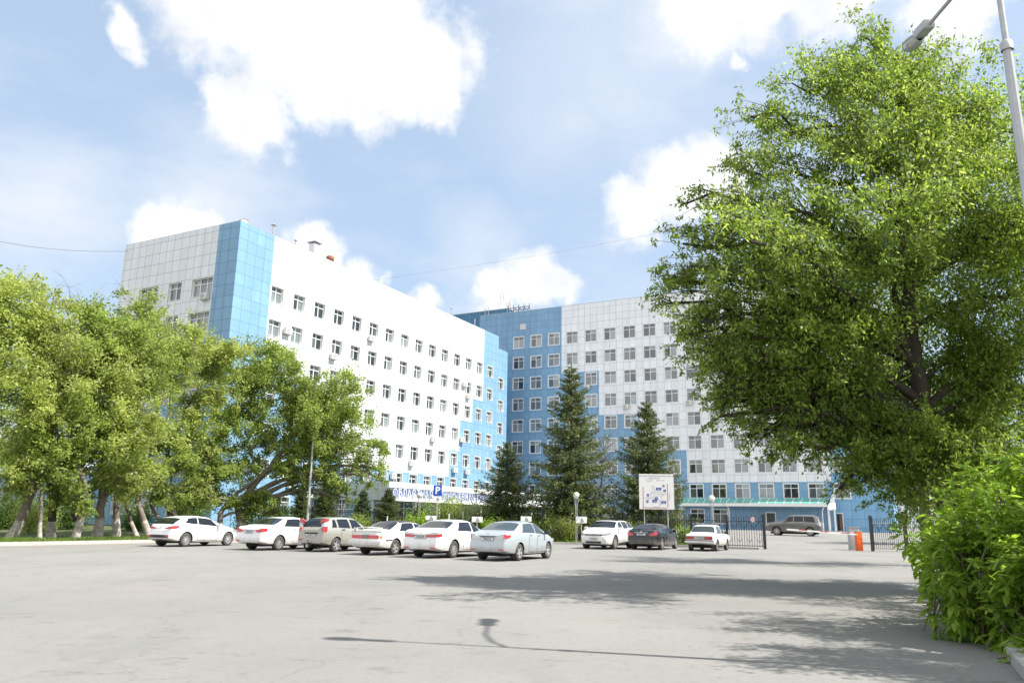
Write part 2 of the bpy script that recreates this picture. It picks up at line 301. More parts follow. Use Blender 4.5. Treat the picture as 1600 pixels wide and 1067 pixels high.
# ---------------------------------------------------------------- ground
def gz(x, y): return .75*min(1.0, max(0.0, (y-50)/45.0))
def sheet(name, xs, ys, mat_, dz=0.0, inside=None, kind='structure', noise_=0.0, **kw):
    vs = []; idx = {}; fs = []; rg = random.Random(3)
    for j, y in enumerate(ys):
        for i, x in enumerate(xs): idx[i, j] = len(vs); vs.append((x, y, gz(x, y)+dz+noise_*rg.uniform(-1, 1)))
    for j in range(len(ys)-1):
        for i in range(len(xs)-1):
            if inside is None or inside((xs[i]+xs[i+1])/2, (ys[j]+ys[j+1])/2): fs.append((idx[i, j], idx[i+1, j], idx[i+1, j+1], idx[i, j+1]))
    me = bpy.data.meshes.new(name); me.from_pydata(vs, [], fs); me.materials.append(mat_); return link(name, me, kind=kind, **kw)
sheet('ground', [-900, -300, -100, -50, 0, 50, 100, 300, 900], [-300, -60, 0, 30, 50, 60, 70, 80, 95, 140, 300, 1500], M_['asphalt'])
EDGE = [(-60, 14), (-34, 24), (-27, 30.5), (-23.6, 36.2), (-21.6, 40.1), (-19.6, 44.0), (-15.9, 46.9), (-13, 48.3), (-9.3, 49.4), (-5.8, 50.2), (-1.4, 51.2), (3.6, 51.7), (8.5, 51.2), (12.2, 50.0), (15.2, 48.4)]
FA = Vector((15.9, 49.4)); FD = Vector((-.887, .462))          # front fence runs from the gate post away to the left
def strip(name, line, off0, off1, mat_, z0, kind='structure', **kw):
    mb = MB(); P = []
    for i, p in enumerate(line):
        a = Vector(line[max(i-1, 0)]); b = Vector(line[min(i+1, len(line)-1)]); t = (b-a).normalized(); n = Vector((-t.y, t.x)); p = Vector(p)
        P.append((p+n*off0, p+n*off1))
    for (a, b), (c, d) in zip(P, P[1:]):
        h = lambda q: gz(q.x, q.y)+z0
        mb.quad((a.x, a.y, h(a)), (c.x, c.y, h(c)), (d.x, d.y, h(d)), (b.x, b.y, h(b)))
    return mb.build(name, mat_, kind=kind, **kw)
def kerb(line, off, w, h, **kw):
    mb = MB(); P = []
    for i, p in enumerate(line):
        a = Vector(line[max(i-1, 0)]); b = Vector(line[min(i+1, len(line)-1)]); t = (b-a).normalized(); n = Vector((-t.y, t.x)); p = Vector(p)
        P.append((p+n*off, p+n*(off+w)))
    for (a, b), (c, d) in zip(P, P[1:]):
        A = [(q.x, q.y, gz(q.x, q.y)+z) for z in (-.1, h) for q in (a, c, d, b)]
        mb.add(A, [(0, 1, 5, 4), (1, 2, 6, 5), (2, 3, 7, 6), (3, 0, 4, 7), (4, 5, 6, 7)])
    return mb.build('kerb', M_['concrete'], kind='structure', **kw)
kerb(EDGE, 0, .16, .12)
strip('pavement', EDGE[:9], -1.5, -.002, M_['dust'], .004)
# lawn polygon behind the kerb
lawn_pts = [Vector(p)+Vector((0, .16)) for p in EDGE[:-2]]
mb = MB()
for (a, b) in zip(lawn_pts, lawn_pts[1:]):
    n = 7
    for k in range(n):
        q = [(v.x, v.y+(112-v.y)*s, gz(v.x, v.y+(112-v.y)*s)+.085) for s, v in ((k/n, a), (k/n, b), ((k+1)/n, b), ((k+1)/n, a))]
        mb.add(q, [(0, 1, 2, 3)])
mb.build('lawn', M_['soil'], kind='structure')
# near kerb and verge at lower right
K2 = [(4.4, 5.2), (5.27, 8.42), (5.95, 9.8), (7.6, 12.2), (10.6, 16.5), (15.5, 24)]
kerb(list(K2), -.17, .17, .14)
mb = MB(); pts = [Vector(p)+Vector((.16, -.05)) for p in K2]
for a, b in zip(pts, pts[1:]): mb.quad((a.x, a.y, .09), (a.x+9, a.y, .11), (b.x+9, b.y, .11), (b.x, b.y, .09))
mb.build('verge', M_['soil'], kind='structure')
# dashed dust line across the yard entrance
# ---------------------------------------------------------------- facades
def facade(mb, P, x0, x1, z0, z1, holes, zone, depth, rev_mi, xb=(), zb=()):
    """wall with real openings. P(x, z, d) -> point, d = depth into the wall; zone(x, z) -> material index"""
    xs = sorted({round(v, 4) for v in [x0, x1, *xb, *[h[0] for h in holes], *[h[1] for h in holes]] if x0-1e-6 <= v <= x1+1e-6})
    zs = sorted({round(v, 4) for v in [z0, z1, *zb, *[h[2] for h in holes], *[h[3] for h in holes]] if z0-1e-6 <= v <= z1+1e-6})
    inh = lambda x, z: any(h[0] < x < h[1] and h[2] < z < h[3] for h in holes)
    for i in range(len(xs)-1):
        for j in range(len(zs)-1):
            xc, zc = (xs[i]+xs[i+1])/2, (zs[j]+zs[j+1])/2
            if not inh(xc, zc): mb.quad(P(xs[i], zs[j], 0), P(xs[i+1], zs[j], 0), P(xs[i+1], zs[j+1], 0), P(xs[i], zs[j+1], 0), zone(xc, zc))
    for a, b, c, d in holes:
        mb.quad(P(a, c, 0), P(b, c, 0), P(b, c, depth), P(a, c, depth), rev_mi); mb.quad(P(a, d, depth), P(b, d, depth), P(b, d, 0), P(a, d, 0), rev_mi)
        mb.quad(P(a, c, depth), P(a, d, depth), P(a, d, 0), P(a, c, 0), rev_mi); mb.quad(P(b, c, 0), P(b, d, 0), P(b, d, depth), P(b, c, depth), rev_mi)
def window_meshes(w, h, kind, glass, casing=0.0, rec=.28):
    """frame and pane meshes, origin at lower left of the opening on the wall face, +y into the wall"""
    f = MB(); t = .055; y0, y1 = rec-.06, rec+.02
    f.box(0, w, y0, y1, 0, t); f.box(0, w, y0, y1, h-t, h); f.box(0, t, y0, y1, t, h-t); f.box(w-t, w, y0, y1, t, h-t)
    zt = h*.70; xs = {2: [w/2], 3: [w*.34, w*.66]}[kind]
    f.box(t, w-t, y0-.004, y1, zt-.035, zt+.035)
    for x in xs: f.box(x-.04, x+.04, y0-.008, y1, t, zt-.035); f.box(x-.03, x+.03, y0-.008, y1, zt+.035, h-t)
    f.box(-.01, w+.01, -.05, rec-.06, -.02, .012)
    if casing:
        c = casing
        for a in ((-c, w+c, h, h+c), (-c, w+c, -c, 0), (-c, 0, 0, h), (w, w+c, 0, h)): f.box(a[0], a[1], -.022, .03, a[2], a[3])
    p = MB(); ed = [t]+xs+[w-t]
    for a, b in zip(ed, ed[1:]):
        p.quad((a, rec, t), (b, rec, t), (b, rec, zt), (a, rec, zt)); p.quad((a, rec, zt), (b, rec, zt), (b, rec, h-t), (a, rec, h-t))
    return f.mesh('window', [M_['frame']]), p.mesh('pane', [glass])
def put_windows(parent, specs, limit=100):
    """specs: (priority, frame mesh, pane mesh, matrix). the clearest seen are parts of their own, the rest one part"""
    specs = sorted(specs, key=lambda s: s[0]); rest = specs[limit-1:] if len(specs) > limit else []
    if rest: specs = specs[:limit-1]
    for _, fm, pm, M in specs:
        o = link('window', fm, parent); o.matrix_local = M
        link('pane', pm, o)
    if rest:
        bm = bmesh.new()
        fm0 = bpy.data.meshes.new('window'); mats = []
        vs, fs, mi = [], [], []
        for _, fm, pm, M in rest:
            for me in (fm, pm):
                mt = me.materials[0]
                if mt not in mats: mats.append(mt)
                b = len(vs); vs += [tuple(M @ v.co) for v in me.vertices]; fs += [tuple(b+i for i in p.vertices) for p in me.polygons]; mi += [mats.index(mt)]*len(me.polygons)
        fm0.from_pydata(vs, [], fs)
        for mt in mats: fm0.materials.append(mt)
        fm0.polygons.foreach_set('material_index', mi); bm.free()
        link('window', fm0, parent, kind='stuff')
def hidden(px, py):
    """how far a facade point lies behind the big crowns"""
    if px > 1060 and py < 690: return (px-1050)*.5+20 if px > 1150 or py < 560 else 4
    if px > 1290: return 200
    if py > 540 and px < 570: return 60+(570-px)*.3
    if px < 420 and py > 500: return 90
    return 0
A_ = R_(27.51); DV = Vector((math.sin(A_), math.cos(A_), 0)); EV = Vector((math.cos(A_), -math.sin(A_), 0))
C1 = Vector((-25.243, 67.169, 0)); D2 = Vector((0, 119.78, 0))
# ---- left wing: local x runs along the long sunny face, y into the building
LW = empty('hospital_wing', C1, R_(90-27.51), label='long white seven storey hospital wing on the left with pale blue corner and entrance sign', cat='hospital building', group='wings of the hospital')
Zb = 23.07; ZR = 28.0
def zoneL(x, z):
    if x < 4.4 or x > 46.05: return 1
    steps = [(7.3, 17.2), (10.3, 14.2), (13.4, 10.9), (16.4, 8.8)]
    for u, h in steps:
        if x < u: return 1 if z < h else 0
    for u, h in [(43.2, 17.7), (40.1, 14.4), (37.6, 10.2)]:
        if x > u: return 1 if z < h else 0
    return 1 if z < 6.75 else 0
wfm, wpm = window_meshes(1.6, 1.6, 2, M_['glassL'], casing=.06)
holes, specs = [], []
for k in range(7):
    zt = Zb-3.3*k
    for i in range(15):
        x = 4.56+3.045*i
        if k == 6 and 11 < x < 50: continue
        if k == 5 and i == 14: pass
        holes.append((x, x+1.6, zt-1.6, zt)); w = C1+DV*x+Vector((0, 0, zt)); px, py = pix(w)
        specs.append((hidden(px, py)+k*.5, wfm, wpm, Matrix.Translation((x, 0, zt-1.6))))
    if k < 6:
        x = 50.58; zt -= 1.2; holes.append((x, x+1.5, zt-1.6, zt)); specs.append((k*.5, wfm, wpm, Matrix.Translation((x-.05, 0, zt-1.6))))
mb = MB(); PF = lambda x, z, d_: (x, d_, z)
fh = [h for h in holes if h[0] < 50]; eh = [h for h in holes if h[0] > 50]
facade(mb, PF, 0, 50.4, -.5, ZR, fh, zoneL, .30, 2, xb=(4.4, 7.3, 10.3, 13.4, 16.4, 37.6, 40.1, 43.2, 46.05), zb=(17.2, 14.2, 10.9, 8.8, 17.7, 14.4, 10.2, 6.75))
facade(mb, PF, 50.4, 53.3, -.5, 26.2, eh, lambda x, z: 1, .30, 2)
PS = lambda x, z, d_: (d_, -x, z)                # short end wall, x from -16 to 0 towards the corner
sh = []; wide, widep = window_meshes(2.75, 1.75, 3, M_['glassR'], casing=.06); nar, narp = window_meshes(1.8, 1.75, 2, M_['glassR'], casing=.06)
RS = Matrix.Rotation(-math.pi/2, 4, 'Z')
for k in range(7):
    zt = 22.98-3.3*k
    for a, b, fm, pm in ((-5.54, -2.79, wide, widep), (-8.74, -6.94, nar, narp), (-12.93, -10.18, wide, widep)):
        sh.append((a, b, zt-1.75, zt)); w = C1+EV*a+Vector((0, 0, zt)); px, py = pix(w)
        # local +x of the window runs along -y (towards the corner)
        specs.append((hidden(px, py)-(5 if k < 2 else 0)+k*.5, fm, pm, Matrix.Translation((0, -a, zt-1.75)) @ RS))
def zoneS(x, z):
    if x > -2.73: return 1
    for u, h in ((-5.7, 17.5), (-9.2, 14.2), (-13, 10.9)):
        if x > u: return 1 if z < h else 0
    return 1 if z < 7.6 else 0
facade(mb, PS, -16, 0, -.5, ZR, sh, zoneS, .30, 2, xb=(-2.73, -5.7, -9.2, -13), zb=(17.5, 14.2, 10.9, 7.6))
# back, far end, parapet and roof deck
mb.quad((0, 16, -.5), (0, 16, ZR), (53.3, 16, ZR), (53.3, 16, -.5), 0)
mb.quad((53.3, 0, -.5), (53.3, 16, -.5), (53.3, 16, 26.2), (53.3, 0, 26.2), 1)
mb.quad((50.4, 0, 26.2), (50.4, 16, 26.2), (50.4, 16, ZR), (50.4, 0, ZR), 1)
mb.quad((50.4, 0, 26.2), (53.3, 0, 26.2), (53.3, 16, 26.2), (50.4, 16, 26.2), 3)
mb.box(.35, 50.1, .35, 15.65, ZR-.75, ZR-.7, 3)
for a in ((0, 50.4, 0, .35), (0, 50.4, 15.65, 16), (0, .35, .35, 15.65), (50.05, 50.4, .35, 15.65)): mb.box(*a, ZR, ZR+.05, 4)
wall = mb.build('wall', [M_['wl'], M_['bl'], M_['reveal'], M_['roof'], M_['steel']], LW)
put_windows(LW, specs, 100)
# rooms behind panes stay dark: closed by the opaque pane itself. roof railing on the lower end
rl = MB()
for i in range(7): rl.tube([(50.5+i*.45, .3, 26.2), (50.5+i*.45, .3, 27.0)], .02, 5)
rl.tube([(50.5, .3, 27.0), (53.2, .3, 27.0)], .02, 5); rl.build('railing', M_['steel'], LW)
# entrance block with the fascia that carries the sign
EW = 9.11
eb = MB(); y = -EW
eb.quad((12.4, 0, 3.15), (12.4, y, 3.15), (12.4, y, 4.8), (12.4, 0, 4.8), 0)
eb.quad((12.4, y, 3.15), (50.4, y, 3.15), (50.4, y, 4.8), (12.4, y, 4.8), 1)
eb.quad((50.4, y, 3.15), (50.4, 0, 3.15), (50.4, 0, 4.8), (50.4, y, 4.8), 0)
eb.quad((12.4, y, 4.8), (50.4, y, 4.8), (50.4, 0, 4.8), (12.4, 0, 4.8), 3)
eb.quad((12.4, 0, 3.15), (50.4, 0, 3.15), (50.4, y, 3.15), (12.4, y, 3.15), 1)
eb.build('entrance_block', [M_['shadefascia'], M_['fascia'], M_['reveal'], M_['roof']], LW)
lip = MB(); lip.box(12.3, 50.5, y-.22, y-.001, 4.32, 4.84); lip.box(12.3, 50.5, y-.22, y-.001, 3.1, 3.28); lip.build('fascia', M_['fascia'], LW)
gl_ = MB()
yg = y+1.8
gl_.quad((12.6, 0, .2), (12.6, yg, .2), (12.6, yg, 3.15), (12.6, 0, 3.15))
for i in range(15): gl_.quad((12.6+2.5*i, yg, .2), (12.6+2.5*i+2.5, yg, .2), (12.6+2.5*i+2.5, yg, 3.15), (12.6+2.5*i, yg, 3.15))
go = gl_.build('entrance_glazing', M_['shop'], LW)
fr = MB()
for i in range(16): fr.box(12.56+2.5*i, 12.64+2.5*i, yg-.06, yg-.002, .2, 3.15)
for i in range(5): fr.box(12.55, 12.598, -1.8*i-.05, -1.8*i+.02, .2, 3.15)
fr.box(12.6, 50, yg-.05, yg-.003, 2.4, 2.48); fr.box(12.545, 12.597, yg, 0, 2.2, 2.28); fr.box(12.54, 12.597, yg, 0, .2, .6); fr.build('glazing_bars', M_['frame'], LW)
for i in range(9): c = MB().box(13.0+4.4*i, 13.3+4.4*i, y+.25, y+.55, .1, 3.15); c.build('column', M_['white'], LW)
for u0 in (19.2, 27.4):
    dm = MB().box(u0, u0+1.9, yg-.12, yg-.065, .2, 2.45); dm.build('door', M_['frame'], LW)
    dp = MB(); dp.box(u0+.12, u0+.9, yg-.13, yg-.121, .75, 2.3); dp.box(u0+1.0, u0+1.78, yg-.13, yg-.121, .75, 2.3); dp.build('glass', M_['shop'], LW.children[-1])
# raised lettering
SG = empty('hospital_sign', C1+DV*12.4-(-EV)*EW*-1*1+Vector((0, 0, 0)), R_(90-27.51), label='blue raised Cyrillic lettering on the white fascia over the hospital entrance', cat='sign')
SG.location = C1+EV*EW
for word, u0, u1 in (('ОБЛАСТНАЯ', 12.95, 19.75), ('КЛИНИЧЕСКАЯ', 20.3, 28.35), ('БОЛЬНИЦА', 28.85, 35.2)):
    me = text_mesh(word, 1.0, .05, M_['letter'], 'LEFT', .028, M_['letterside']); w = max(v.co.x for v in me.vertices)
    # split the word into letters by loose islands along x, one mesh per character
    lms = [text_mesh(ch, 1.0, .05, M_['letter'], 'LEFT', .012, M_['letterside']) for ch in word]; lws = [max(v.co.x for v in q.vertices)+.10 for q in lms]; s = (u1-u0)/(sum(lws)-.10); x = 0
    for lm, lw in zip(lms, lws):
        o = link('letter', lm, SG); o.matrix_local = Matrix.Translation((u0+x*s, -.16, 3.80)) @ Matrix.Rotation(math.pi/2, 4, 'X') @ Matrix.Diagonal((s, 1.02, 1.3, 1)); x += lw
# roof furniture (each stands on the roof: a thing of its own)
def roof_thing(name, px, py, wall_off, label, cat, build, group=None, base=ZR, C=None, dv=None, off=None):
    pass
def on_roof(u, v, z=ZR-.7): p = C1+DV*u-EV*v; return Vector((p.x, p.y, z))
def ray_plane(px, py, C, dv):
    r = FW*F_PX+RT*(px-800)+UP*(533.5-py); n = Vector((dv.y, -dv.x, 0)); o = Vector((0, 0, EYE)); t = (C-o).dot(n)/r.dot(n); p = o+r*t; q = p-C
    return q.dot(dv), p.z
for px, ptop, off, r, lab in ((428, 351, .9, .16, 'tall thin grey vent pipe with cap beside the blue roof corner'), (462, 375, 3, .12, 'short thin vent pipe with cap between the tall pipe and the square duct'), (705.5, 481, 1.2, .11, 'thin vent pipe with cap near the far end of the white parapet'), (742, 497, .9, .10, 'plain thin vent pipe nearest the far blue end of the left roof')):
    C = C1-EV*off; u, z = ray_plane(px, ptop, C, DV); p = C+DV*u; t = empty('vent_pipe', (p.x, p.y, ZR-.7), label=lab, cat='vent pipe', group='vent pipes on the roof')
    MB().tube([(0, 0, 0), (0, 0, z-ZR+.6)], r*.7, 8).build('pipe', M_['steel'], t, 40)
    if 'plain' not in lab: MB().lathe([(.0, z-ZR+.80), (r*1.6, z-ZR+.66), (r*1.6, z-ZR+.62), (0, z-ZR+.6)], 12).build('cap', M_['greypole'], t)
C = C1-EV*4; u, z = ray_plane(491.7, 380, C, DV); p = C+DV*u; t = empty('vent_duct', (p.x, p.y, ZR-.7), R_(62), label='square white vent duct with flat dark cap on the left roof', cat='vent duct')
MB().bbox(-.42, .42, -.42, .42, 0, z-ZR+.55, .02).build('duct', M_['white'], t); MB().box(-.62, .62, -.62, .62, z-ZR+.66, z-ZR+.72).build('cap', M_['steel'], t)
C = C1-EV*3.2; u, z = ray_plane(516, 403, C, DV); p = C+DV*u; t = empty('roof_fan', (p.x, p.y, ZR-.7), R_(62), label='rusty red round roof fan showing above the white parapet', cat='roof fan')
MB().lathe([(.42, 0), (.42, z-ZR+.45), (.46, z-ZR+.5), (.44, z-ZR+.78), (.3, z-ZR+.9), (0, z-ZR+.94)], 16).build('housing', M_['rust'], t, 40)
C = C1-EV*.6; u, z = ray_plane(381, 342, C, DV); p = C+DV*u; t = empty('roof_fan', (p.x, p.y, ZR-.7), label='low white dome on the roof right behind the tall blue corner', cat='roof fan')
MB().lathe([(.4, 0), (.4, z-ZR+.2), (.34, z-ZR+.40), (.2, z-ZR+.52), (0, z-ZR+.56)], 16).build('housing', M_['white'], t, 40); MB().tube([(-.5, 0, .6), (-.4, 0, z-ZR+.55), (.1, 0, z-ZR+.70), (.5, 0, z-ZR+.5)], .03, 6).build('hoop', M_['rust'], t, 40)
def antenna(px, ptop, C, dv, base, lab, arms, h=None):
    u, z = ray_plane(px, ptop, C, dv); p = C+dv*u; t = empty('antenna', (p.x, p.y, base), R_(-27), label=lab, cat='antenna', group='antennas on the roofs'); h = z-base
    MB().tube([(0, 0, 0), (0, 0, h)], .05, 6).build('mast', M_['steel'], t)
    for dx, z0, z1, w in arms:
        a = MB(); a.bbox(dx-w, dx+w, -.12, .05, h*z0, h*z1, .02); a.build('panel', M_['white'], t)
        MB().tube([(0, 0, h*(z0+z1)/2), (dx, 0, h*(z0+z1)/2)], .025, 5).build('bracket', M_['steel'], t)
antenna(682.5, 472, C1-EV*5, DV, ZR-.7, 'small rooftop aerial with white drums above the left wing parapet', [(-.35, .62, .8, .14), (.5, .3, .45, .12)])
# ---- right wing: local x along the shaded face, y away from the camera
RW = empty('hospital_wing', D2, R_(-27.51), label='nine storey hospital wing on the right with stepped blue panels and green glass canopy', cat='hospital building', group='wings of the hospital')
Z2 = 33.9; hr, specs = [], []
wr_, wp_ = window_meshes(1.8, 1.8, 2, M_['glassR'], casing=.10, rec=.14)
for k in range(9):
    zt = 29.72-3.3*k
    for i in range(16):
        x = 1.2+3.045*i-.9
        if k == 8 and (x > 31.8): continue
        if k == 8 and x > 24: pass
        hr.append((x, x+1.8, zt-1.8, zt)); px, py = pix(D2+EV*x+Vector((0, 0, zt)))
        specs.append((hidden(px, py)+(30 if (850 < px < 935 and py > 650) or (985 < px < 1040 and py > 680) else 0), wr_, wp_, Matrix.Translation((x, 0, zt-1.8))))
doors = [(37.45, 38.75, .72, 3.05)]
mb = MB()
STEP = [(8.6, 99), (14.65, 23.35), (20.77, 16.7), (27.4, 11.3), (45.65, 6.87)]
def zoneR(x, z):
    if x > 45.65: return 1
    for u, h in STEP:
        if x < u: return 1 if z < h else 0
    return 0
facade(mb, PF, -6, 45.7, -.3, Z2, [h for h in hr if h[1] < 45.7]+doors, zoneR, .16, 2, xb=[s[0] for s in STEP], zb=[s[1] for s in STEP])
facade(mb, PF, 45.7, 52.5, -.3, 14.5, [h for h in hr if h[0] > 45.7 and h[3] < 14]+[(46.0, 46.75, .75, 3.0)], lambda x, z: 5, .16, 2)
mb.quad((45.7, 0, 14.5), (45.7, 16, 14.5), (45.7, 16, Z2), (45.7, 0, Z2), 0)
mb.quad((52.5, 0, -.3), (52.5, 16, -.3), (52.5, 16, 14.5), (52.5, 0, 14.5), 5); mb.quad((-6, 16, -.3), (-6, 0, -.3), (-6, 0, Z2), (-6, 16, Z2), 1)
mb.quad((52.5, 16, -.3), (-6, 16, -.3), (-6, 16, Z2), (52.5, 16, Z2), 0)
mb.quad((45.7, 0, 14.5), (52.5, 0, 14.5), (52.5, 16, 14.5), (45.7, 16, 14.5), 3); mb.quad((-6, 0, Z2), (45.7, 0, Z2), (45.7, 16, Z2), (-6, 16, Z2), 3)
mb.box(-6, 45.7, -.03, .25, Z2+.002, Z2+.06, 4)
mb.build('wall', [M_['wr'], M_['br'], M_['reveal'], M_['roof'], M_['steel'], M_['lb']], RW)
specs = [s for s in specs if not (s[3].translation.x > 45.7 and s[3].translation.z > 12)]
put_windows(RW, specs, 100)
v = MB().box(1.4, 2.4, -.012, .02, 30.9, 31.8); v.build('vent_panel', M_['ac'], RW)
# lower blue plinth door, green glass canopy
dm = MB(); dm.box(37.45, 38.75, -.04, .05, 2.93, 3.05); dm.box(37.45, 37.57, -.04, .05, .72, 2.93); dm.box(38.63, 38.75, -.04, .05, .72, 2.93); dm.box(37.57, 38.63, .06, .1, .72, 2.93, 1); dm.build('door', [M_['frame'], mat('dark_grey_door', (.06, .07, .075), .5)], RW)
dm = MB(); dm.box(46.0, 46.75, -.04, .05, 2.93, 3.04); dm.box(46.65, 46.75, -.04, .05, .75, 2.93); dm.box(46.0, 46.3, .06, .1, .75, 2.93, 1); dm.box(46.3, 46.65, .05, .1, .75, 2.93, 2); dm.build('door', [M_['frame'], M_['dark'], mat('brown_door', (.16, .09, .06), .5)], RW)
for a, b, off, side in ((26.6, 33.0, 1.3, 0), (33.0, 45.2, 2.4, 1)):
    g_ = MB(); n = int((b-a)/1.0)
    for i in range(n):
        u0 = a+(b-a)*i/n; u1 = a+(b-a)*(i+1)/n-.05; g_.quad((u0, -off, 4.12), (u1, -off, 4.12), (u1, -.01, 4.84), (u0, -.01, 4.84))
    cn = g_.build('canopy', M_['greenglass'], RW)
    q = MB(); q.box(a, b, -off-.12, -off, 3.62+.1, 4.10); q.box(a, b, -off, 0, 3.72, 3.78)
    for i in range(n+1): u0 = a+(b-a)*i/n-.03; q.add([(u0, -off, 4.10), (u0+.06, -off, 4.10), (u0+.06, -.01, 4.82), (u0, -.01, 4.82), (u0, -off, 4.16), (u0+.06, -off, 4.16), (u0+.06, -.01, 4.88), (u0, -.01, 4.88)], [(4, 5, 6, 7), (0, 1, 5, 4), (3, 0, 4, 7), (1, 2, 6, 5)])
    q.build('gutter', M_['white'], cn)
pc = MB()
for x, yy in ((45.3, -2.4), (45.3, -1.2), (46.0, -2.4)): pc.box(x-.08, x+.08, yy-.08, yy+.08, .7, 3.7)
pc.box(45.2, 46.1, -2.5, -2.3, 3.3, 3.45)
pc.add([(45.2, -2.5, 3.45), (46.2, -2.5, 3.45), (45.9, -.1, 5.4), (45.7, -.1, 5.4)], [(0, 1, 2, 3)])
pc.build('porch', M_['white'], RW)
pp = MB(); pp.tube([(26.9, -1.3, .7), (26.9, -1.3, 3.5), (26.7, -1.2, 3.75)], .06, 8); pp.tube([(33.3, -2.3, .7), (33.3, -2.3, 3.3), (33.0, -2.1, 3.9)], .06, 8); pp.tube([(44.6, -2.35, .7), (44.6, -2.35, 3.2), (44.9, -2.2, 3.9)], .06, 8); pp.build('downpipe', M_['white'], RW, kind=None)
st = MB(); st.box(44.9, 46.6, -2.7, -.02, .6, .86); st.build('step', M_['concrete'], RW)
# tall block behind the junction
TB = empty('tower_block', D2+DV*6, R_(-27.51), label='dark blue windowless rooftop block behind the junction of both wings', cat='building')
tb = MB(); tb.box(-24, -4.2, 0, 10, 0, 36.5, 0); tb.box(-24.1, -4.1, -.06, 10.1, 36.5, 36.6, 1); tb.build('wall', [M_['db'], M_['steel']], TB)
ld = MB()
for x in (-8.35, -7.65): ld.box(x-.04, x+.04, -.3, -.22, 27, 37.2)
for i in range(30): ld.box(-8.31, -7.69, -.28, -.24, 27.3+i*.33, 27.33+i*.33)
ld.build('ladder', M_['greypole'], TB)
Cb = D2+DV*7
antenna(782, 458, Cb, EV, 36.6, 'tall antenna mast with slim panels on the blue tower block', [(.7, .55, .95, .1), (-.25, .1, .5, .1)])
antenna(795.5, 470, D2+DV*1.5, EV, Z2, 'twin white antenna panels on dark lattice at the right wing roof corner', [(.4, .5, .95, .1), (-.3, .5, 1.0, .08)])
lt = MB()
for i in range(9): lt.tube([(i*.42, 0, (i % 2)*.8), (i*.42+.42, 0, ((i+1) % 2)*.8)], .04, 5)
for zz in (0, .45, .85): lt.tube([(0, 0, zz), (3.8, 0, zz)], .05, 5)
for i in range(5): lt.tube([(i*.95, 0, 0), (i*.95, 0, 1.3)], .05, 5)
p = D2+DV*.6-EV*1.1; o = lt.build('lattice_frame', M_['rust'], tag=None) if False else lt.build('lattice_frame', M_['dark']); o.location = (p.x, p.y, Z2+.06); o.rotation_euler.z = R_(-27.5)
tag(o, 'dark lattice frame lying along the roof edge below the twin antenna panels', 'roof frame')
# ---- air conditioners hung on the walls
def ac_unit(loc, rz, label):
    t = empty('air_conditioner', loc, rz, label=label, cat='air conditioner', group='air conditioners on the facades')
    MB().bbox(-.45, .45, -.42, -.10, -.32, .32, .02).build('casing', M_['ac'], t)
    MB().lathe([(0, 0), (.10, .0), (.10, .02), (.26, .02), (.26, 0)], 18, Matrix.Translation((-.08, -.421, 0)) @ Matrix.Rotation(math.pi/2, 4, 'X')).build('fan_grille', M_['greypole'], t)
    b = MB(); b.box(-.36, -.31, -.42, 0, -.36, -.325); b.box(.31, .36, -.42, 0, -.36, -.325); b.build('bracket', M_['steel'], t); return t
ACL = [(450, 517.5, 'between the first two second row windows beside the pale blue corner'), (521.7, 557, 'under a second row window just above the tree crown'), (581, 528.7, 'under the top row window above the middle of the white face'),
 (726.4, 600.5, 'beside the upper of two units near the pale blue steps'), (732.5, 619.6, 'lower one of the close pair near the pale blue steps'), (677.4, 686, 'below a fourth row window on the white face'), (722.4, 687, 'on the edge between white and pale blue panels'),
 (643.6, 723.7, 'low on the white face above the lettering'), (598, 719.7, 'beside the right edge of the leaning tree crown'), (711, 734.3, 'low on pale blue panels, left one of the pair above the lettering'), (730, 737, 'low on pale blue panels, right one of the pair above the lettering'), (614.6, 743.7, 'just above the left end of the entrance fascia'),
 (483, 771.5, 'low by the shaded entrance block behind the grey pole'), (455.6, 757, 'low behind the leaning tree trunk')]
for px, py, l in ACL:
    u, z = ray_plane(px, py, C1+EV*.25, DV); ac_unit(C1+DV*u+Vector((0, 0, z)), R_(90-27.51), 'air conditioner '+l)
u, z = ray_plane(319, 463, C1-DV*.25, EV); ac_unit(C1+EV*u+Vector((0, 0, z)), R_(-27.51), 'cream air conditioner under the wide top window of the shaded end wall')
for px, py, l in ((917, 604.5, 'under a window with white frame in the blue step'), (977.5, 635, 'on the white panels right of the tallest spruce'), (1076, 628.8, 'on the white panels nearest the big tree')):
    u, z = ray_plane(px, py, D2-DV*.25, EV); ac_unit(D2+EV*u+Vector((0, 0, z)), R_(-27.51), 'air conditioner on the right wing '+l)

# ---- low blue annex left of the long wing
AN = empty('annex_building', C1, R_(90-27.51), label='low blue annex with white windows seen between the left tree trunks', cat='building')
ah = [(-33+4.2*i, -33+4.2*i+1.8, 2.2, 3.9) for i in range(4)]; mb = MB(); PA = lambda x, z, d_: (1.5+d_, -x, z)
facade(mb, PA, -34.5, -16.1, -.5, 5.6, ah, lambda x, z: 0, .2, 1)
mb.quad((1.5, 16.1, 5.6), (1.5, 34.5, 5.6), (14, 34.5, 5.6), (14, 16.1, 5.6), 2); mb.quad((1.5, 34.5, -.5), (1.5, 34.5, 5.6), (14, 34.5, 5.6), (14, 34.5, -.5), 0)
mb.box(1.35, 1.499, 16.1, 34.6, 5.3, 5.75, 3)
mb.build('wall', [M_['bl'], M_['reveal'], M_['roof'], M_['fascia']], AN)
awm, awp = window_meshes(1.8, 1.7, 2, M_['glassR'], casing=.08)
for a, b, c, d_ in ah: o = link('window', awm, AN); o.matrix_local = Matrix.Translation((1.5, -a, c)) @ RS; link('pane', awp, o)
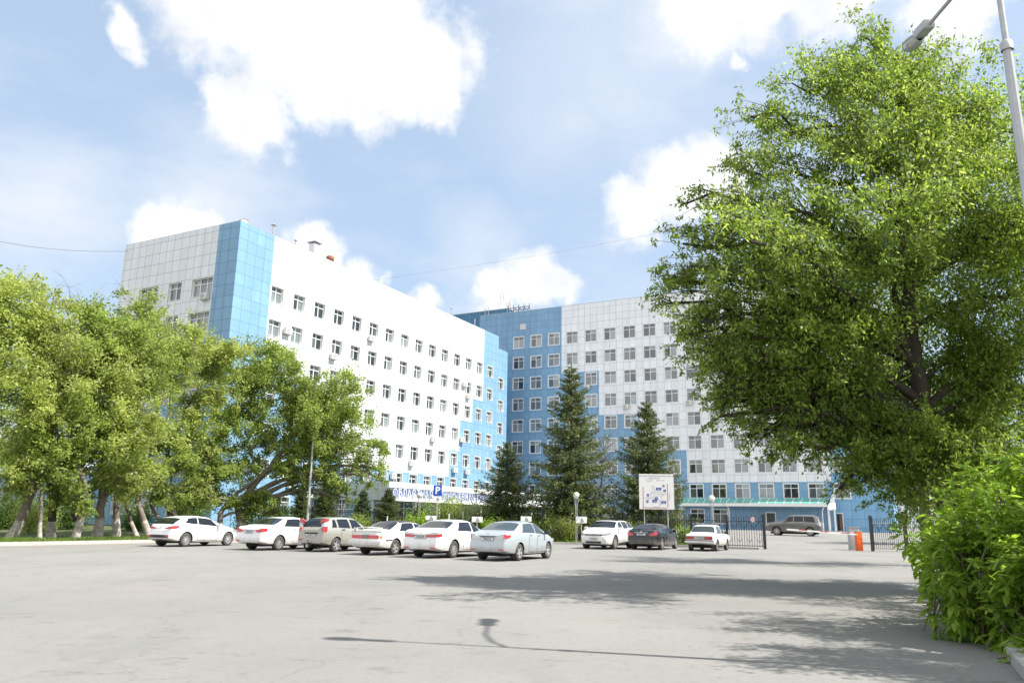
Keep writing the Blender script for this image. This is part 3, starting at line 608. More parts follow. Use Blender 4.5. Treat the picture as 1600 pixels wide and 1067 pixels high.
# ---------------------------------------------------------------- cars
def lerp(a, b, t): return a+(b-a)*t
def curve(cp):
    xs = [p[0] for p in cp]; ys = [p[1] for p in cp]
    def f(x):
        if x <= xs[0]: return ys[0]
        if x >= xs[-1]: return ys[-1]
        i = max(k for k in range(len(xs)-1) if xs[k] <= x); t = (x-xs[i])/(xs[i+1]-xs[i])
        m = lambda k: ((ys[k+1]-ys[k-1])/(xs[k+1]-xs[k-1])) if 0 < k < len(xs)-1 else ((ys[k+1]-ys[k])/(xs[k+1]-xs[k]) if k == 0 else (ys[k]-ys[k-1])/(xs[k]-xs[k-1]))
        h = xs[i+1]-xs[i]; lin = ys[i]+(ys[i+1]-ys[i])*t
        c = (2*t**3-3*t**2+1)*ys[i]+(t**3-2*t**2+t)*h*m(i)+(-2*t**3+3*t**2)*ys[i+1]+(t**3-t**2)*h*m(i+1)
        return lerp(lin, c, .55)
    return f
def paint(name, col, metal=0.0, rough=.28):
    m_ = mat(name, col, rough, metal, .5, coat=.6, noise=(2.5, .25, tuple(c*.82 for c in col))); nt = m_.node_tree; L = nt.links.new; b = nt.nodes['Principled BSDF']; src = b.inputs['Base Color'].links[0].from_socket
    tc = N(nt, 'ShaderNodeTexCoord'); sp = N(nt, 'ShaderNodeSeparateXYZ'); L(tc.outputs['Object'], sp.inputs[0]); n = N(nt, 'ShaderNodeTexNoise', i_Scale=5.0, i_Detail=5.0); L(tc.outputs['Object'], n.inputs['Vector'])
    a = N(nt, 'ShaderNodeMath', operation='MULTIPLY_ADD'); L(n.outputs['Fac'], a.inputs[0]); a.inputs[1].default_value = -.35; L(sp.outputs['Z'], a.inputs[2])
    r = N(nt, 'ShaderNodeMapRange'); L(a.outputs[0], r.inputs['Value']); r.inputs['From Min'].default_value = .05; r.inputs['From Max'].default_value = .42; r.inputs['To Min'].default_value = .75; r.inputs['To Max'].default_value = 0
    x = N(nt, 'ShaderNodeMix', data_type='RGBA'); L(r.outputs[0], x.inputs['Factor']); L(src, x.inputs['A']); x.inputs['B'].default_value = (.22, .20, .17, 1); L(x.outputs['Result'], b.inputs['Base Color']); return m_
CG = mat('car_glass', (.010, .014, .018), .05, 0, .5)
CGL = mat('clear_car_glass', (.035, .05, .055), .05, 0, .6, coat=.2)
TYRE = mat('dusty_tyre', (.035, .034, .033), .85, noise=(6, .8, (.09, .082, .075)))
RIMM = mat('alloy_rim', (.55, .56, .57), .3, .6, noise=(9, .4, (.4, .38, .35))); DRIM = mat('dark_steel_rim', (.20, .19, .18), .5, .3)
TLR = mat('tail_lamp_red', (.50, .015, .02), .12, 0, .8, coat=.8); TLW = mat('clear_lamp_lens', (.55, .53, .53), .1, .1, .8, coat=.8); TLO = mat('amber_lamp_lens', (.65, .20, .02), .15, 0, .8)
HEADL = mat('head_lamp_lens', (.45, .47, .5), .08, .3, .9, coat=.8); CHROME = mat('chrome', (.7, .7, .72), .12, 1.0)
PLATE = mat('plate_white', (.72, .73, .74), .4); PTX = mat('plate_black_characters', (.02, .02, .02), .5); SEAM = mat('panel_gap_shade', (.04, .04, .042), .8); TRIM = mat('black_plastic_trim', (.03, .03, .032), .55)
WELL = mat('wheel_well', (.012, .012, .012), .95)
def outward(me):
    bm = bmesh.new(); bm.from_mesh(me); bmesh.ops.remove_doubles(bm, verts=bm.verts, dist=1e-5); bmesh.ops.recalc_face_normals(bm, faces=bm.faces)
    if bm.calc_volume(signed=True) < 0: bmesh.ops.reverse_faces(bm, faces=bm.faces)
    bm.to_mesh(me); bm.free()
def build_car(name, loc, heading, P, **kw):
    """x forward, y to the car's left. P: profiles and styling"""
    root = empty(name, loc, heading, **kw)
    top, belt, wid, bot = curve(P['top']), curve(P['belt']), curve(P['wid']), curve(P['bot'])
    xr, xf = P['top'][0][0], P['top'][-1][0]; body = P['paint']; tum = P.get('tum', .42); rs = P.get('rear', lambda z: 0); fs_ = P.get('front', lambda z: 0)
    nst = 46; X = [xr+(xf-xr)*(.5-.5*math.cos(math.pi*i/(nst-1)))*.35+(xf-xr)*i/(nst-1)*.65 for i in range(nst)]
    NR = 12
    def ring(x):
        w, b, t, z0 = wid(x), belt(x), top(x), bot(x); h = max(.012, t-b); e = min(1, (x-xr)/.16, (xf-x)/.22); e = max(0, e); rnd = 1-(1-e)**2
        ye = max(w*.45, w*.93-tum*max(0, h-.02)); ze = t-min(.075, .3*h)
        ym = lerp(w*.965, ye, .5)+.02*min(1, h/.3); zm = lerp(b, ze, .5)
        r = [(0, z0+.03), (w*.80, z0+.01), (w*.955, z0+.06), (w*.995, lerp(z0, b, .38)), (w*1.0, lerp(z0, b, .68)), (w*.992, b-.045), (w*.965, b), (ym, zm), (ye, ze), (ye*.84, lerp(ze, t, .62)), (ye*.45, lerp(ze, t, .93)), (0, t)]
        return [(y*(.955+.045*rnd), z-(1-rnd)*.012*(k-4 if k > 4 else 0)) for k, (y, z) in enumerate(r)]
    def shift(x, z):
        wr = max(0, 1-(x-xr)/.55); wf = max(0, 1-(xf-x)/.6); return x+rs(z)*wr*wr+fs_(z)*wf*wf
    def S(x, q, sg=1, off=0):
        q = min(max(q, 0), NR-1); i = min(int(q), NR-2); t = q-i; r = ring(x); y = lerp(r[i][0], r[i+1][0], t); z = lerp(r[i][1], r[i+1][1], t)
        p = Vector((shift(x, z), y*sg, z))
        if off:
            r2 = ring(min(x+.03, xf)); y2 = lerp(r2[i][0], r2[i+1][0], t); z2 = lerp(r2[i][1], r2[i+1][1], t); dx = Vector((.03, (y2-y)*sg, z2-z))
            dq = Vector((0, (r[i+1][0]-r[i][0])*sg, r[i+1][1]-r[i][1]))
            n = dq.cross(dx)*sg
            if n.length > 1e-9: p += n.normalized()*off
        return p
    mb = MB(); vs = []
    for x in X:
        r = ring(x); full = [(y, z) for y, z in r]+[(-y, z) for y, z in reversed(r[1:-1])]
        vs += [(shift(x, z), y, z) for y, z in full]
    n = 2*NR-2; fc = [(i*n+k, (i+1)*n+k, (i+1)*n+(k+1) % n, i*n+(k+1) % n) for i in range(nst-1) for k in range(n)]
    for base, rev in ((0, 0), ((nst-1)*n, 1)):
        for k in range(NR-1):
            a, b = k, k+1; c, d = (n-b) % n, (n-a) % n
            q = [base+a, base+b, base+c, base+d]; q2 = []
            for v_ in q:
                if v_ not in q2: q2.append(v_)
            if len(q2) > 2: fc.append(tuple(q2 if not rev else q2[::-1]))
    mb.add(vs, fc); me = mb.mesh('body', [body, WELL, TRIM])
    outward(me)
    if P.get('dark_sill'):
        for p in me.polygons:
            if p.center.z < P['dark_sill']: p.material_index = 2
    if P.get('dark_roof'):
        for p in me.polygons:
            if p.center.z > P['dark_roof'] and abs(p.center.y) < 9: p.material_index = 2
    bo = link('body', me, root)
    rw, wr, ww = P['r'], P['wheels'], P.get('tw', .21)
    cut = MB()
    for wx in wr:
        for sg in (-1, 1):
            Mx = Matrix.Translation((wx, sg*1.05, rw+.01)) @ Matrix.Rotation(math.pi/2*sg, 4, 'X')
            prof = [(0, 0), (rw+.055, 0), (rw+.055, .62), (0, .62)]; k = 28
            b0 = len(cut.v); cut.v += [tuple(Mx @ Vector((r_*math.cos(2*math.pi*j/k), r_*math.sin(2*math.pi*j/k), z_))) for r_, z_ in prof[1:3] for j in range(k)]
            cut.f += [tuple(b0+j for j in range(k))[::-1], tuple(b0+k+j for j in range(k))]+[(b0+j, b0+(j+1) % k, b0+k+(j+1) % k, b0+k+j) for j in range(k)]; cut.mi += [0]*(k+2)
    cm = cut.mesh('cut', [WELL]); outward(cm)
    cobj = bpy.data.objects.new('cut', cm); COL.objects.link(cobj); cobj.parent = root
    md = bo.modifiers.new('b', 'BOOLEAN'); md.object = cobj; md.operation = 'DIFFERENCE'; md.solver = 'MANIFOLD'
    bpy.context.view_layer.update(); dg = bpy.context.evaluated_depsgraph_get(); nm = bpy.data.meshes.new_from_object(bo.evaluated_get(dg)); bo.modifiers.clear(); bo.data = nm; bpy.data.objects.remove(cobj)
    nm.polygons.foreach_set('use_smooth', [True]*len(nm.polygons)); nm.set_sharp_from_angle(angle=R_(38))
    for i, p in enumerate(nm.polygons):
        c = p.center
        if any((c.x-wx)**2+(c.z-rw-.01)**2 < (rw+.05)**2 for wx in wr) and abs(c.y) < P['wid'][len(P['wid'])//2][1]-.03: p.material_index = nm.materials.find('wheel_well') if 'wheel_well' in nm.materials else p.material_index
    def patch(x0, x1, q0, q1, sg, off, nx=10, nq=6, xt=None, mi=0, m=None):
        """x0..x1 along the car, q0..q1 round the section; xt: (x0 top, x1 top) slants the ends"""
        m = m or MB(); b = len(m.v)
        for i in range(nx+1):
            for j in range(nq+1):
                s, t = i/nx, j/nq; xa, xb = (x0, x1) if xt is None else (lerp(x0, xt[0], t), lerp(x1, xt[1], t)); m.v.append(tuple(S(lerp(xa, xb, s), lerp(q0, q1, t), sg, off)))
        for i in range(nx):
            for j in range(nq):
                a = b+i*(nq+1)+j; q = (a, a+nq+1, a+nq+2, a+1); m.f.append(q if sg > 0 else q[::-1]); m.mi.append(mi)
        return m
    # side windows
    gm = P.get('glass', CG)
    for sg in (-1, 1):
        for (x0, x1, xt0, xt1) in P['side']:
            patch(x0, x1, 6.22, 7.9, sg, .007, xt=(xt0, xt1)).build('side_window', P.get('sideglass', gm), root, 60)
    for nm_, key in (('windscreen', 'ws'), ('rear_window', 'rw')):
        x0, x1 = P[key]; m2 = MB(); nx, nq = 8, 12
        for i in range(nx+1):
            for j in range(nq+1):
                p_ = -1+2*j/nq; inset = 8.35 if abs(p_) == 1 else 8.35; q = 11-(11-inset)*abs(p_); m2.v.append(tuple(S(lerp(x0, x1, i/nx), q, 1 if p_ >= 0 else -1, .008)))
        for i in range(nx):
            for j in range(nq): a = i*(nq+1)+j; m2.f.append((a, a+1, a+nq+2, a+nq+1)); m2.mi.append(0)
        m2.build(nm_, P.get('rearglass', gm) if key == 'rw' else gm, root, 60)
    if P.get('roofpatch'):
        x0, x1 = P['roofpatch']; m2 = MB(); patch(x0, x1, 8.6, 11, 1, .006, m=m2); patch(x0, x1, 8.6, 11, -1, .006, m=m2); m2.build('roof_glass', CG, root, 60)
    # doors with handles; dark strips paint the shadow round their edges
    for sg in (-1, 1):
        for (x0, x1) in P['doors']:
            g_ = patch(x0-.012, x1+.012, 2.15, 6.0, sg, .0025).build('door', [SEAM, body], root, 60)
            me_ = patch(x0, x1, 2.25, 5.98, sg, .006).mesh('x', [body]); dm_ = MB(); dm_.add([v.co for v in g_.data.vertices], [tuple(p.vertices) for p in g_.data.polygons], 0); dm_.add([v.co for v in me_.vertices], [tuple(p.vertices) for p in me_.polygons], 1)
            g_.data = dm_.mesh('door', [SEAM, body], 60)
            hp = S(x0+.16, 5.25, sg, .02); hm = MB().bbox(hp.x-.09, hp.x+.09, hp.y-.02, hp.y+.02, hp.z-.018, hp.z+.018, .008); hm.build('handle', P.get('handle', body), g_, 40)
        mx, mz = P['mirror']; mp = S(mx, 6.3, sg, .0); mm = MB(); mm.bbox(mp.x-.06, mp.x+.07, min(mp.y+sg*.03, mp.y+sg*.24), max(mp.y+sg*.03, mp.y+sg*.24), mp.z-.02, mp.z+.13, .035); mm.build('mirror', P.get('mirrormat', body), root, 50)
    # window surround and gap of bonnet / boot lid
    ln = MB()
    def seam_line(pts, w_=.006):
        ln.tube(pts, w_, 4)
    for xx in P.get('lines', []): seam_line([S(xx, q, 1, .0) for q in np.linspace(6.4, 11, 8)]+[S(xx, q, -1, .0) for q in np.linspace(11, 6.4, 8)][1:])
    # end faces
    yb = wid(xr); back = lambda z, o=.012: xr+rs(z)-o
    def lamp(pts, mat_, nm_='tail_lamp', rear=True, thick=.03):
        """pts: list of (s, z0, z1) with s measured in metres from the body corner: negative = across the end, positive = along the side"""
        pp_ = []
        for a, b in zip(pts, pts[1:]):
            k = max(1, int((b[0]-a[0])/.045)) if b[0] > -.12 else 1
            pp_ += [tuple(lerp(u, v, i/k) for u, v in zip(a, b)) for i in range(k)]
        pts = pp_+[pts[-1]]
        for sg in (-1, 1):
            m3 = MB(); ring_ = []
            for s, z0, z1 in pts:
                for z in (z0, z1):
                    if s <= 0:
                        yy = (yb if rear else wid(xf))*.955+s
                        x_ = (xr+rs(z)-.014) if rear else (xf+fs_(z)+.014); ring_.append(Vector((x_, sg*yy, z)))
                    else:
                        xx = xr+s if rear else xf-s; ww_ = wid(xx); e = max(0, min(1, (xx-xr)/.16, (xf-xx)/.22)); ring_.append(Vector((shift(xx, z), sg*(ww_*(.955+.045*(1-(1-e)**2))+.012), z)))
            k = len(pts); inner = [v+Vector((.05 if rear else -.05, -sg*.03, 0)) for v in ring_]
            allv = ring_+inner; f3 = []
            for i in range(k-1): a = 2*i; f3 += [(a, a+2, a+3, a+1), (a, a+2*k, a+2+2*k, a+2), (a+1, a+3, a+3+2*k, a+1+2*k)]
            f3 += [(0, 1, 1+2*k, 2*k), (2*k-2, 2*k-1, 4*k-1, 4*k-2)]
            m3.add(allv, f3); m3.build(nm_, mat_, root, 30)
    for pts, mt in P['tail']: lamp(pts, mt)
    for pts, mt in P.get('head', []): lamp(pts, mt, 'head_lamp', False)
    for nm_, (y0, y1, z0, z1, o), mt, rear in P.get('ends', []):
        zc = (z0+z1)/2; xx = (xr+rs(zc)-o) if rear else (xf+fs_(zc)+o); m4 = MB()
        m4.bbox(min(xx, xx+(.06 if rear else -.06)), max(xx, xx+(.06 if rear else -.06)), y0, y1, z0, z1, .006); m4.build(nm_, mt, root, 40)
    # number plate
    for rear, z, tx, yo in P.get('plates', []):
        xx = (xr+rs(z)-.028) if rear else (xf+fs_(z)+.028); sgn = -1 if rear else 1
        pl = MB().bbox(min(xx, xx-sgn*.02), max(xx, xx-sgn*.02), yo-.26, yo+.26, z-.056, z+.056, .004); po = pl.build('number_plate', PLATE, root)
        pf = MB()
        for a in ((-.265, .265, .052, .062), (-.265, .265, -.062, -.052), (-.265, -.255, -.052, .052), (.255, .265, -.052, .052)): pf.box(min(xx, xx+sgn*.006), max(xx, xx+sgn*.006), yo+a[0], yo+a[1], z+a[2], z+a[3])
        pf.build('plate_frame', TRIM, po)
        tm = text_mesh(tx, .105, .001, PTX, 'CENTER', .002); to = link('characters', tm, po)
        rot = Matrix.Rotation(-math.pi/2 if rear else math.pi/2, 4, 'Z') @ Matrix.Rotation(math.pi/2, 4, 'X'); to.matrix_local = Matrix.Translation((xx+sgn*.003, yo, z)) @ rot
    if P.get('emblem'):
        z, rear, r_ = P['emblem']; xx = (xr+rs(z)-.02) if rear else (xf+fs_(z)+.02)
        m5 = MB(); k = 20; m5.tube([(xx, r_*math.cos(a), z+r_*.7*math.sin(a)) for a in np.linspace(0, 2*math.pi, k)], .007, 5); m5.tube([(xx, r_*.5*math.cos(a), z+.01+r_*.35*math.sin(a)) for a in np.linspace(0, 2*math.pi, k)], .006, 5); m5.build('emblem', CHROME, root)
    # wheels
    sp = P.get('spokes', 5); first = None
    tm = MB().lathe([(rw*.62, ww*.35), (rw*.66, ww*.5), (rw*.93, ww*.5), (rw*.985, ww*.42), (rw, ww*.25), (rw, -ww*.25), (rw*.985, -ww*.42), (rw*.93, -ww*.5), (rw*.6, -ww*.5), (rw*.6, -ww*.1)], 30).mesh('wheel', [TYRE], 50)
    rmx = MB().lathe([(rw*.66, ww*.46), (rw*.60, ww*.42), (rw*.58, ww*.1), (rw*.57, -ww*.1)], 26).lathe([(0, ww*.44), (rw*.13, ww*.42), (rw*.16, ww*.30), (rw*.16, 0)], 16)
    if sp:
        for k in range(sp):
            Mk = Matrix.Rotation(2*math.pi*k/sp, 4, 'Z'); wd = rw*(.13 if sp <= 6 else .07)
            rmx.add([Mk @ Vector(v) for v in ((rw*.08, -wd, ww*.40), (rw*.63, -wd*.85, ww*.42), (rw*.63, wd*.85, ww*.42), (rw*.08, wd, ww*.40), (rw*.08, -wd, ww*.2), (rw*.63, -wd*.85, ww*.2), (rw*.63, wd*.85, ww*.2), (rw*.08, wd, ww*.2))], [(0, 1, 2, 3), (0, 4, 5, 1), (3, 2, 6, 7)])
    else: rmx.lathe([(rw*.5, ww*.25), (rw*.35, ww*.40), (rw*.15, ww*.38)], 20)
    rm = rmx.mesh('rim', [P.get('rim', RIMM)], 40)
    dk = MB().lathe([(0, 0), (rw*.6, 0)], 20).mesh('brake_disc', [WELL])
    for wx in wr:
        for sg in (-1, 1):
            w_ = link('wheel', tm, root); yy = P['track']/2*sg; w_.matrix_local = Matrix.Translation((wx, yy, rw)) @ Matrix.Rotation(-math.pi/2*sg, 4, 'X') @ Matrix.Rotation(wx*3.1, 4, 'Z')
            link('rim', rm, w_); link('brake_disc', dk, w_)
    under = MB().box(xr+.35, xf-.4, -P['track']/2+.28, P['track']/2-.28, .17, .34); under.build('underbody', WELL, root)
    if P.get('extra'): P['extra'](root, S, P)
    return root
HD = R_(90-27.2)
def spot(px, py): # ground point
    r = FW*F_PX+RT*(px-800)+UP*(533.5-py); t = -EYE/r.z
    for _ in range(6): q = Vector((0, 0, EYE))+r*t; t = (gz(q.x, q.y)-EYE)/r.z
    return q
def rearfn(bulge=.06, zsplit=.62, lid=.03, lean=.10):
    """rear bumper stands out, boot face leans forward above it"""
    def f(z): 
        if z < zsplit: return -bulge+max(0, .38-z)*.5
        return -bulge+min(1, (z-zsplit)/.05)*bulge*.75+(z-zsplit)*lean
    return f
WHITE = paint('white_car_paint', (.80, .80, .80)); WHITE2 = paint('dusty_white_car_paint', (.72, .72, .70)); SILV = paint('pale_blue_silver_paint', (.47, .515, .55), .35); BEIGE = paint('beige_metallic_paint', (.38, .37, .32), .3); BLK = paint('black_car_paint', (.006, .007, .011)); GRY = paint('grey_brown_metallic_paint', (.17, .163, .155), .5)
def sedan(L, W, H, wb, fo, paint_, **k):
    ro = L-wb-fo; xr, xf = -ro-wb/2, fo+wb/2; dz = H-1.46; by = k.pop('by', 0.0); ck = k.pop('ck', 0.0)
    P = dict(paint=paint_,
      top=[(xr, .98+ck), (xr+.12, 1.045+ck), (xr+.60, 1.09+ck), (xr+1.42, 1.405+dz), (xr+1.95, 1.455+dz), (xr+2.45, 1.45+dz), (xr+2.85, 1.38+dz), (xr+3.62, 1.01), (xf-.40, .84), (xf-.12, .74), (xf, .62)],
      belt=[(xr, .94+ck+by), (xr+.6, 1.02+ck+by), (xr+1.4, 1.0+by), (xr+2.8, .95+by), (xr+3.6, .93), (xf-.4, .76), (xf, .56)],
      wid=[(xr, W*.43), (xr+.18, W*.47), (xr+.6, W*.495), (xr+1.5, W*.5), (xf-1.2, W*.5), (xf-.5, W*.475), (xf-.15, W*.42), (xf, W*.36)],
      bot=[(xr, .33), (xr+.4, .24), (0, .19), (xf-.4, .20), (xf, .26)],
      wheels=(-wb/2, wb/2), r=.315, track=W-.27, mirror=(xr+3.2, 1), doors=[(xr+1.78, xr+2.42+.05), (xr+2.50, xr+3.35)],
      side=[(xr+1.22, xr+2.38, xr+1.60, xr+2.42), (xr+2.46, xr+3.38, xr+2.50, xr+2.88)],
      ws=(xr+2.86, xr+3.52), rw=(xr+.68, xr+1.38), lines=[xr+.6, xr+3.66], rear=rearfn(), front=lambda z: .05 if z < .5 else -.02,
      head=[([(-.35, .58, .66), (-.1, .60, .72), (.12, .62, .76), (.40, .68, .80)], HEADL)],
      ends=[('grille', (-.38, .38, .50, .60, .02), TRIM, False)])
    P.update(k); return P
def place(pr_px, ppy, P, heading, side=1):
    """put the car so that its rear wheel on the camera's right touches the ground at this pixel"""
    q = spot(pr_px, ppy); fwd = Vector((math.cos(heading), math.sin(heading), 0)); lt = Vector((-fwd.y, fwd.x, 0))
    c = q-fwd*P['wheels'][0]+lt*(P['track']/2+.1)*side; return Vector((c.x, c.y, gz(c.x, c.y)))
GP = 'cars parked in the row facing the hospital fence'
# 1 white hatchback
P = dict(paint=WHITE, top=[(-2.12, .97), (-2.02, 1.04), (-1.88, 1.16), (-1.50, 1.36), (-.9, 1.435), (-.3, 1.44), (.25, 1.37), (1.15, .98), (1.85, .84), (2.1, .70), (2.18, .58)],
  belt=[(-2.12, .90), (-1.6, 1.08), (-.9, 1.02), (.3, .93), (1.1, .88), (1.85, .74), (2.18, .52)], wid=[(-2.12, .72), (-1.95, .84), (-1.5, .885), (-.5, .89), (1.2, .885), (1.75, .84), (2.05, .74), (2.18, .62)],
  bot=[(-2.12, .34), (-1.8, .24), (0, .17), (1.8, .18), (2.18, .24)], wheels=(-1.29, 1.36), r=.325, track=1.52, mirror=(.62, 1), doors=[(-.62, .62)],
  side=[(-1.45, -.66, -1.15, -.60), (-.60, .66, -.55, .32)], ws=(.30, 1.04), rw=(-2.0, -1.56), lines=[1.18], rear=lambda z: (-.04 if z < .62 else .02+(z-.62)*.10)+max(0, .4-z)*.4, front=lambda z: .04 if z < .5 else -.02,
  tail=[([(-.38, .83, .87), (-.12, .82, .93), (.10, .84, .98), (.34, .90, .97)], TLR)], head=[([(-.3, .60, .66), (.1, .64, .76), (.55, .72, .82)], HEADL)],
  ends=[('bumper_insert', (-.62, .62, .42, .55, .03), TRIM, True), ('reflector', (.46, .66, .46, .53, .05), TLR, True), ('reflector', (-.66, -.46, .46, .53, .05), TLR, True)], plates=[(True, .49, 'Р474ТК', 0)], emblem=(.93, True, .05), spokes=10, rim=RIMM)
o = build_car('parked_car', place(289.5, 854, P, R_(90-26)), R_(90-26), P, label='white three door hatchback standing alone at the left end of the row', cat='car', group=GP)
# 2 white sedan with large red lamps
P = sedan(4.60, 1.79, 1.475, 2.685, .90, WHITE, tail=[([(-.36, .80, .87), (-.15, .78, .93), (.05, .80, .97), (.22, .84, .95)], TLR)], plates=[(True, .80, 'Н387СВ', 0)], spokes=10, ends=[('chrome_strip', (-.34, .34, .885, .905, .02), CHROME, True), ('reflector', (.5, .68, .40, .44, .03), TLR, True)])
build_car('parked_car', place(435.5, 859.5, P, HD), HD, P, label='white sedan with bright red tail lamps, second car from the left', cat='car', group=GP)
# 3 beige hatchback
P = dict(paint=BEIGE, top=[(-1.96, 1.0), (-1.88, 1.06), (-1.66, 1.32), (-1.42, 1.45), (-.7, 1.50), (0, 1.49), (.35, 1.43), (1.10, 1.02), (1.75, .86), (1.92, .72), (1.98, .60)],
  belt=[(-1.96, .95), (-1.4, 1.0), (0, .95), (1.1, .90), (1.7, .78), (1.98, .55)], wid=[(-1.96, .74), (-1.8, .81), (-1.2, .845), (1.0, .845), (1.6, .80), (1.98, .62)],
  bot=[(-1.96, .36), (-1.6, .26), (0, .21), (1.6, .22), (1.98, .28)], wheels=(-1.2, 1.27), r=.30, track=1.44, mirror=(.72, 1), doors=[(-.95, -.22), (-.15, .72)],
  side=[(-1.52, -1.20, -1.36, -1.18), (-1.08, -.28, -1.06, -.30), (-.16, .74, -.16, .36)], ws=(.42, 1.02), rw=(-1.86, -1.46), lines=[1.14], rear=lambda z: -.06 if z < .58 else -.03+(z-.62)*.06, 
  tail=[([(-.13, .88, 1.02), (.03, .86, 1.06), (.12, .88, 1.10)], TLR), ([(-.15, 1.05, 1.18), (.03, 1.08, 1.28), (.10, 1.12, 1.30)], TLW), ([(-.22, 1.20, 1.38), (-.05, 1.29, 1.42), (.12, 1.30, 1.40)], TLR)],
  head=[([(-.3, .60, .68), (.2, .66, .80)], HEADL)], ends=[('plate_recess', (-.40, .34, .77, .83, .02), TRIM, True), ('reflector', (.48, .62, .50, .55, .05), TLR, True), ('wiper', (-.02, .02, 1.04, 1.06, .03), TRIM, True)], plates=[(True, .71, 'Х447АО', 0)], spokes=5, handle=TRIM, rim=RIMM)
def tow(root, S, P):
    MB().tube([(-1.95, 0, .38), (-2.12, 0, .38), (-2.14, 0, .46)], .02, 6).lathe([(0, .52), (.028, .50), (.03, .48), (0, .45)], 10, Matrix.Translation((-2.14, 0, 0))).build('tow_hook', TRIM, root)
    MB().tube([(-1.5, .3, .27), (-1.85, .3, .25)], .08, 10).build('silencer', M_['steel'], root)
P['extra'] = tow
build_car('parked_car', place(525, 862, P, HD), HD, P, label='beige metallic five door hatchback with tall tail lamps and a tow hook', cat='car', group=GP)
# 4 old white coupe sedan with spoiler, grey roof
def old(L=4.55): 
    return sedan(4.50, 1.69, 1.40, 2.55, .95, WHITE2, ck=-.07, by=-.06, tail=[([(-.68, .66, .80), (-.1, .66, .80), (-.01, .67, .79)], TLR), ([(.012, .67, .79), (.10, .68, .78)], TLO)],
      plates=[(True, .50, 'О271ВР', .10)], ends=[('grey_panel', (-.16, .16, .65, .81, .028), DRIM, True), ('bumper', (-.82, .82, .42, .58, .06), WHITE2, True)], spokes=5, dark_sill=.30, handle=TRIM)
P = old()
def spoiler(root, S, P):
    xr = P['top'][0][0]; m6 = MB(); pts = [(xr+.10, -.70, .97), (xr+.02, -.60, 1.09), (xr-.0, 0, 1.12), (xr+.02, .60, 1.09), (xr+.10, .70, .97)]
    for a, b in zip(pts, pts[1:]):
        a, b = Vector(a), Vector(b); m6.add([a, b, b+Vector((.24, 0, .015)), a+Vector((.24, 0, .015)), a-Vector((0, 0, .03)), b-Vector((0, 0, .03)), b+Vector((.24, 0, -.015)), a+Vector((.24, 0, -.015))], [(0, 1, 2, 3), (7, 6, 5, 4), (0, 4, 5, 1), (3, 2, 6, 7), (1, 5, 6, 2), (0, 3, 7, 4)])
    m6.build('spoiler', WHITE2, root, 30)
    m7 = MB()
    for sg in (-1, 1):
        for (x0, x1) in ((xr+.30, xr+.72), (xr+1.5, xr+3.3)):
            pts = [S(x, 3.7, sg, .008) for x in np.linspace(x0, x1, 6)]; m7.tube(pts, .018, 5)
    m7.build('side_trim', TRIM, root); m8 = MB().box(-.9, .35, -.52, .52, 1.392, 1.397); 
P['extra'] = spoiler; P['dark_roof'] = 1.30
build_car('parked_car', place(617.5, 867, P, HD), HD, P, label='old white sedan with rear spoiler and dark roof between beige hatchback and big white sedan', cat='car', group=GP)
# 5 big white sedan
P = sedan(4.82, 1.82, 1.48, 2.775, .95, WHITE, ck=.03, tail=[([(-.52, .80, .88), (-.25, .79, .89), (.06, .81, .91), (.20, .85, .93)], TLR), ([(-.46, .895, .94), (-.1, .905, .985), (.16, .93, 1.0)], TLW)], plates=[(True, .80, 'Р606СВ', .0)], emblem=(.98, True, .06), spokes=10,
  ends=[('chrome_strip', (-.34, .34, .875, .895, .025), CHROME, True), ('reflector', (.50, .74, .38, .42, .04), TLR, True), ('reflector', (-.74, -.50, .38, .42, .04), TLR, True)], dark_sill=.27)
P['r'] = .335; P['side'] = [(x0+.12, x1+.12, a+.12, b+.12) for x0, x1, a, b in P['side']]
build_car('parked_car', place(709, 871.5, P, HD), HD, P, label='large white sedan with wrap-round tail lamps beside the pale blue silver car', cat='car', group=GP)
# 6 silver sedan
P = sedan(4.54, 1.76, 1.47, 2.60, .92, SILV, tail=[([(-.36, .79, .84), (-.18, .78, .96), (-.05, .80, .97)], TLW), ([(-.05, .80, .97), (.08, .83, .965), (.25, .88, .95)], TLR)], plates=[(True, .80, 'Т863ОС', 0)], emblem=(.985, True, .055), spokes=5,
  ends=[('chrome_strip', (-.34, .34, .885, .905, .03), SEAM, True), ('reflector', (.50, .70, .40, .435, .04), TLR, True), ('reflector', (-.70, -.50, .40, .435, .04), TLR, True)], mirrormat=TRIM, glass=CGL)
build_car('parked_car', place(812, 876, P, HD), HD, P, label='pale blue silver sedan nearest the camera at the right end of the near row', cat='car', group=GP)
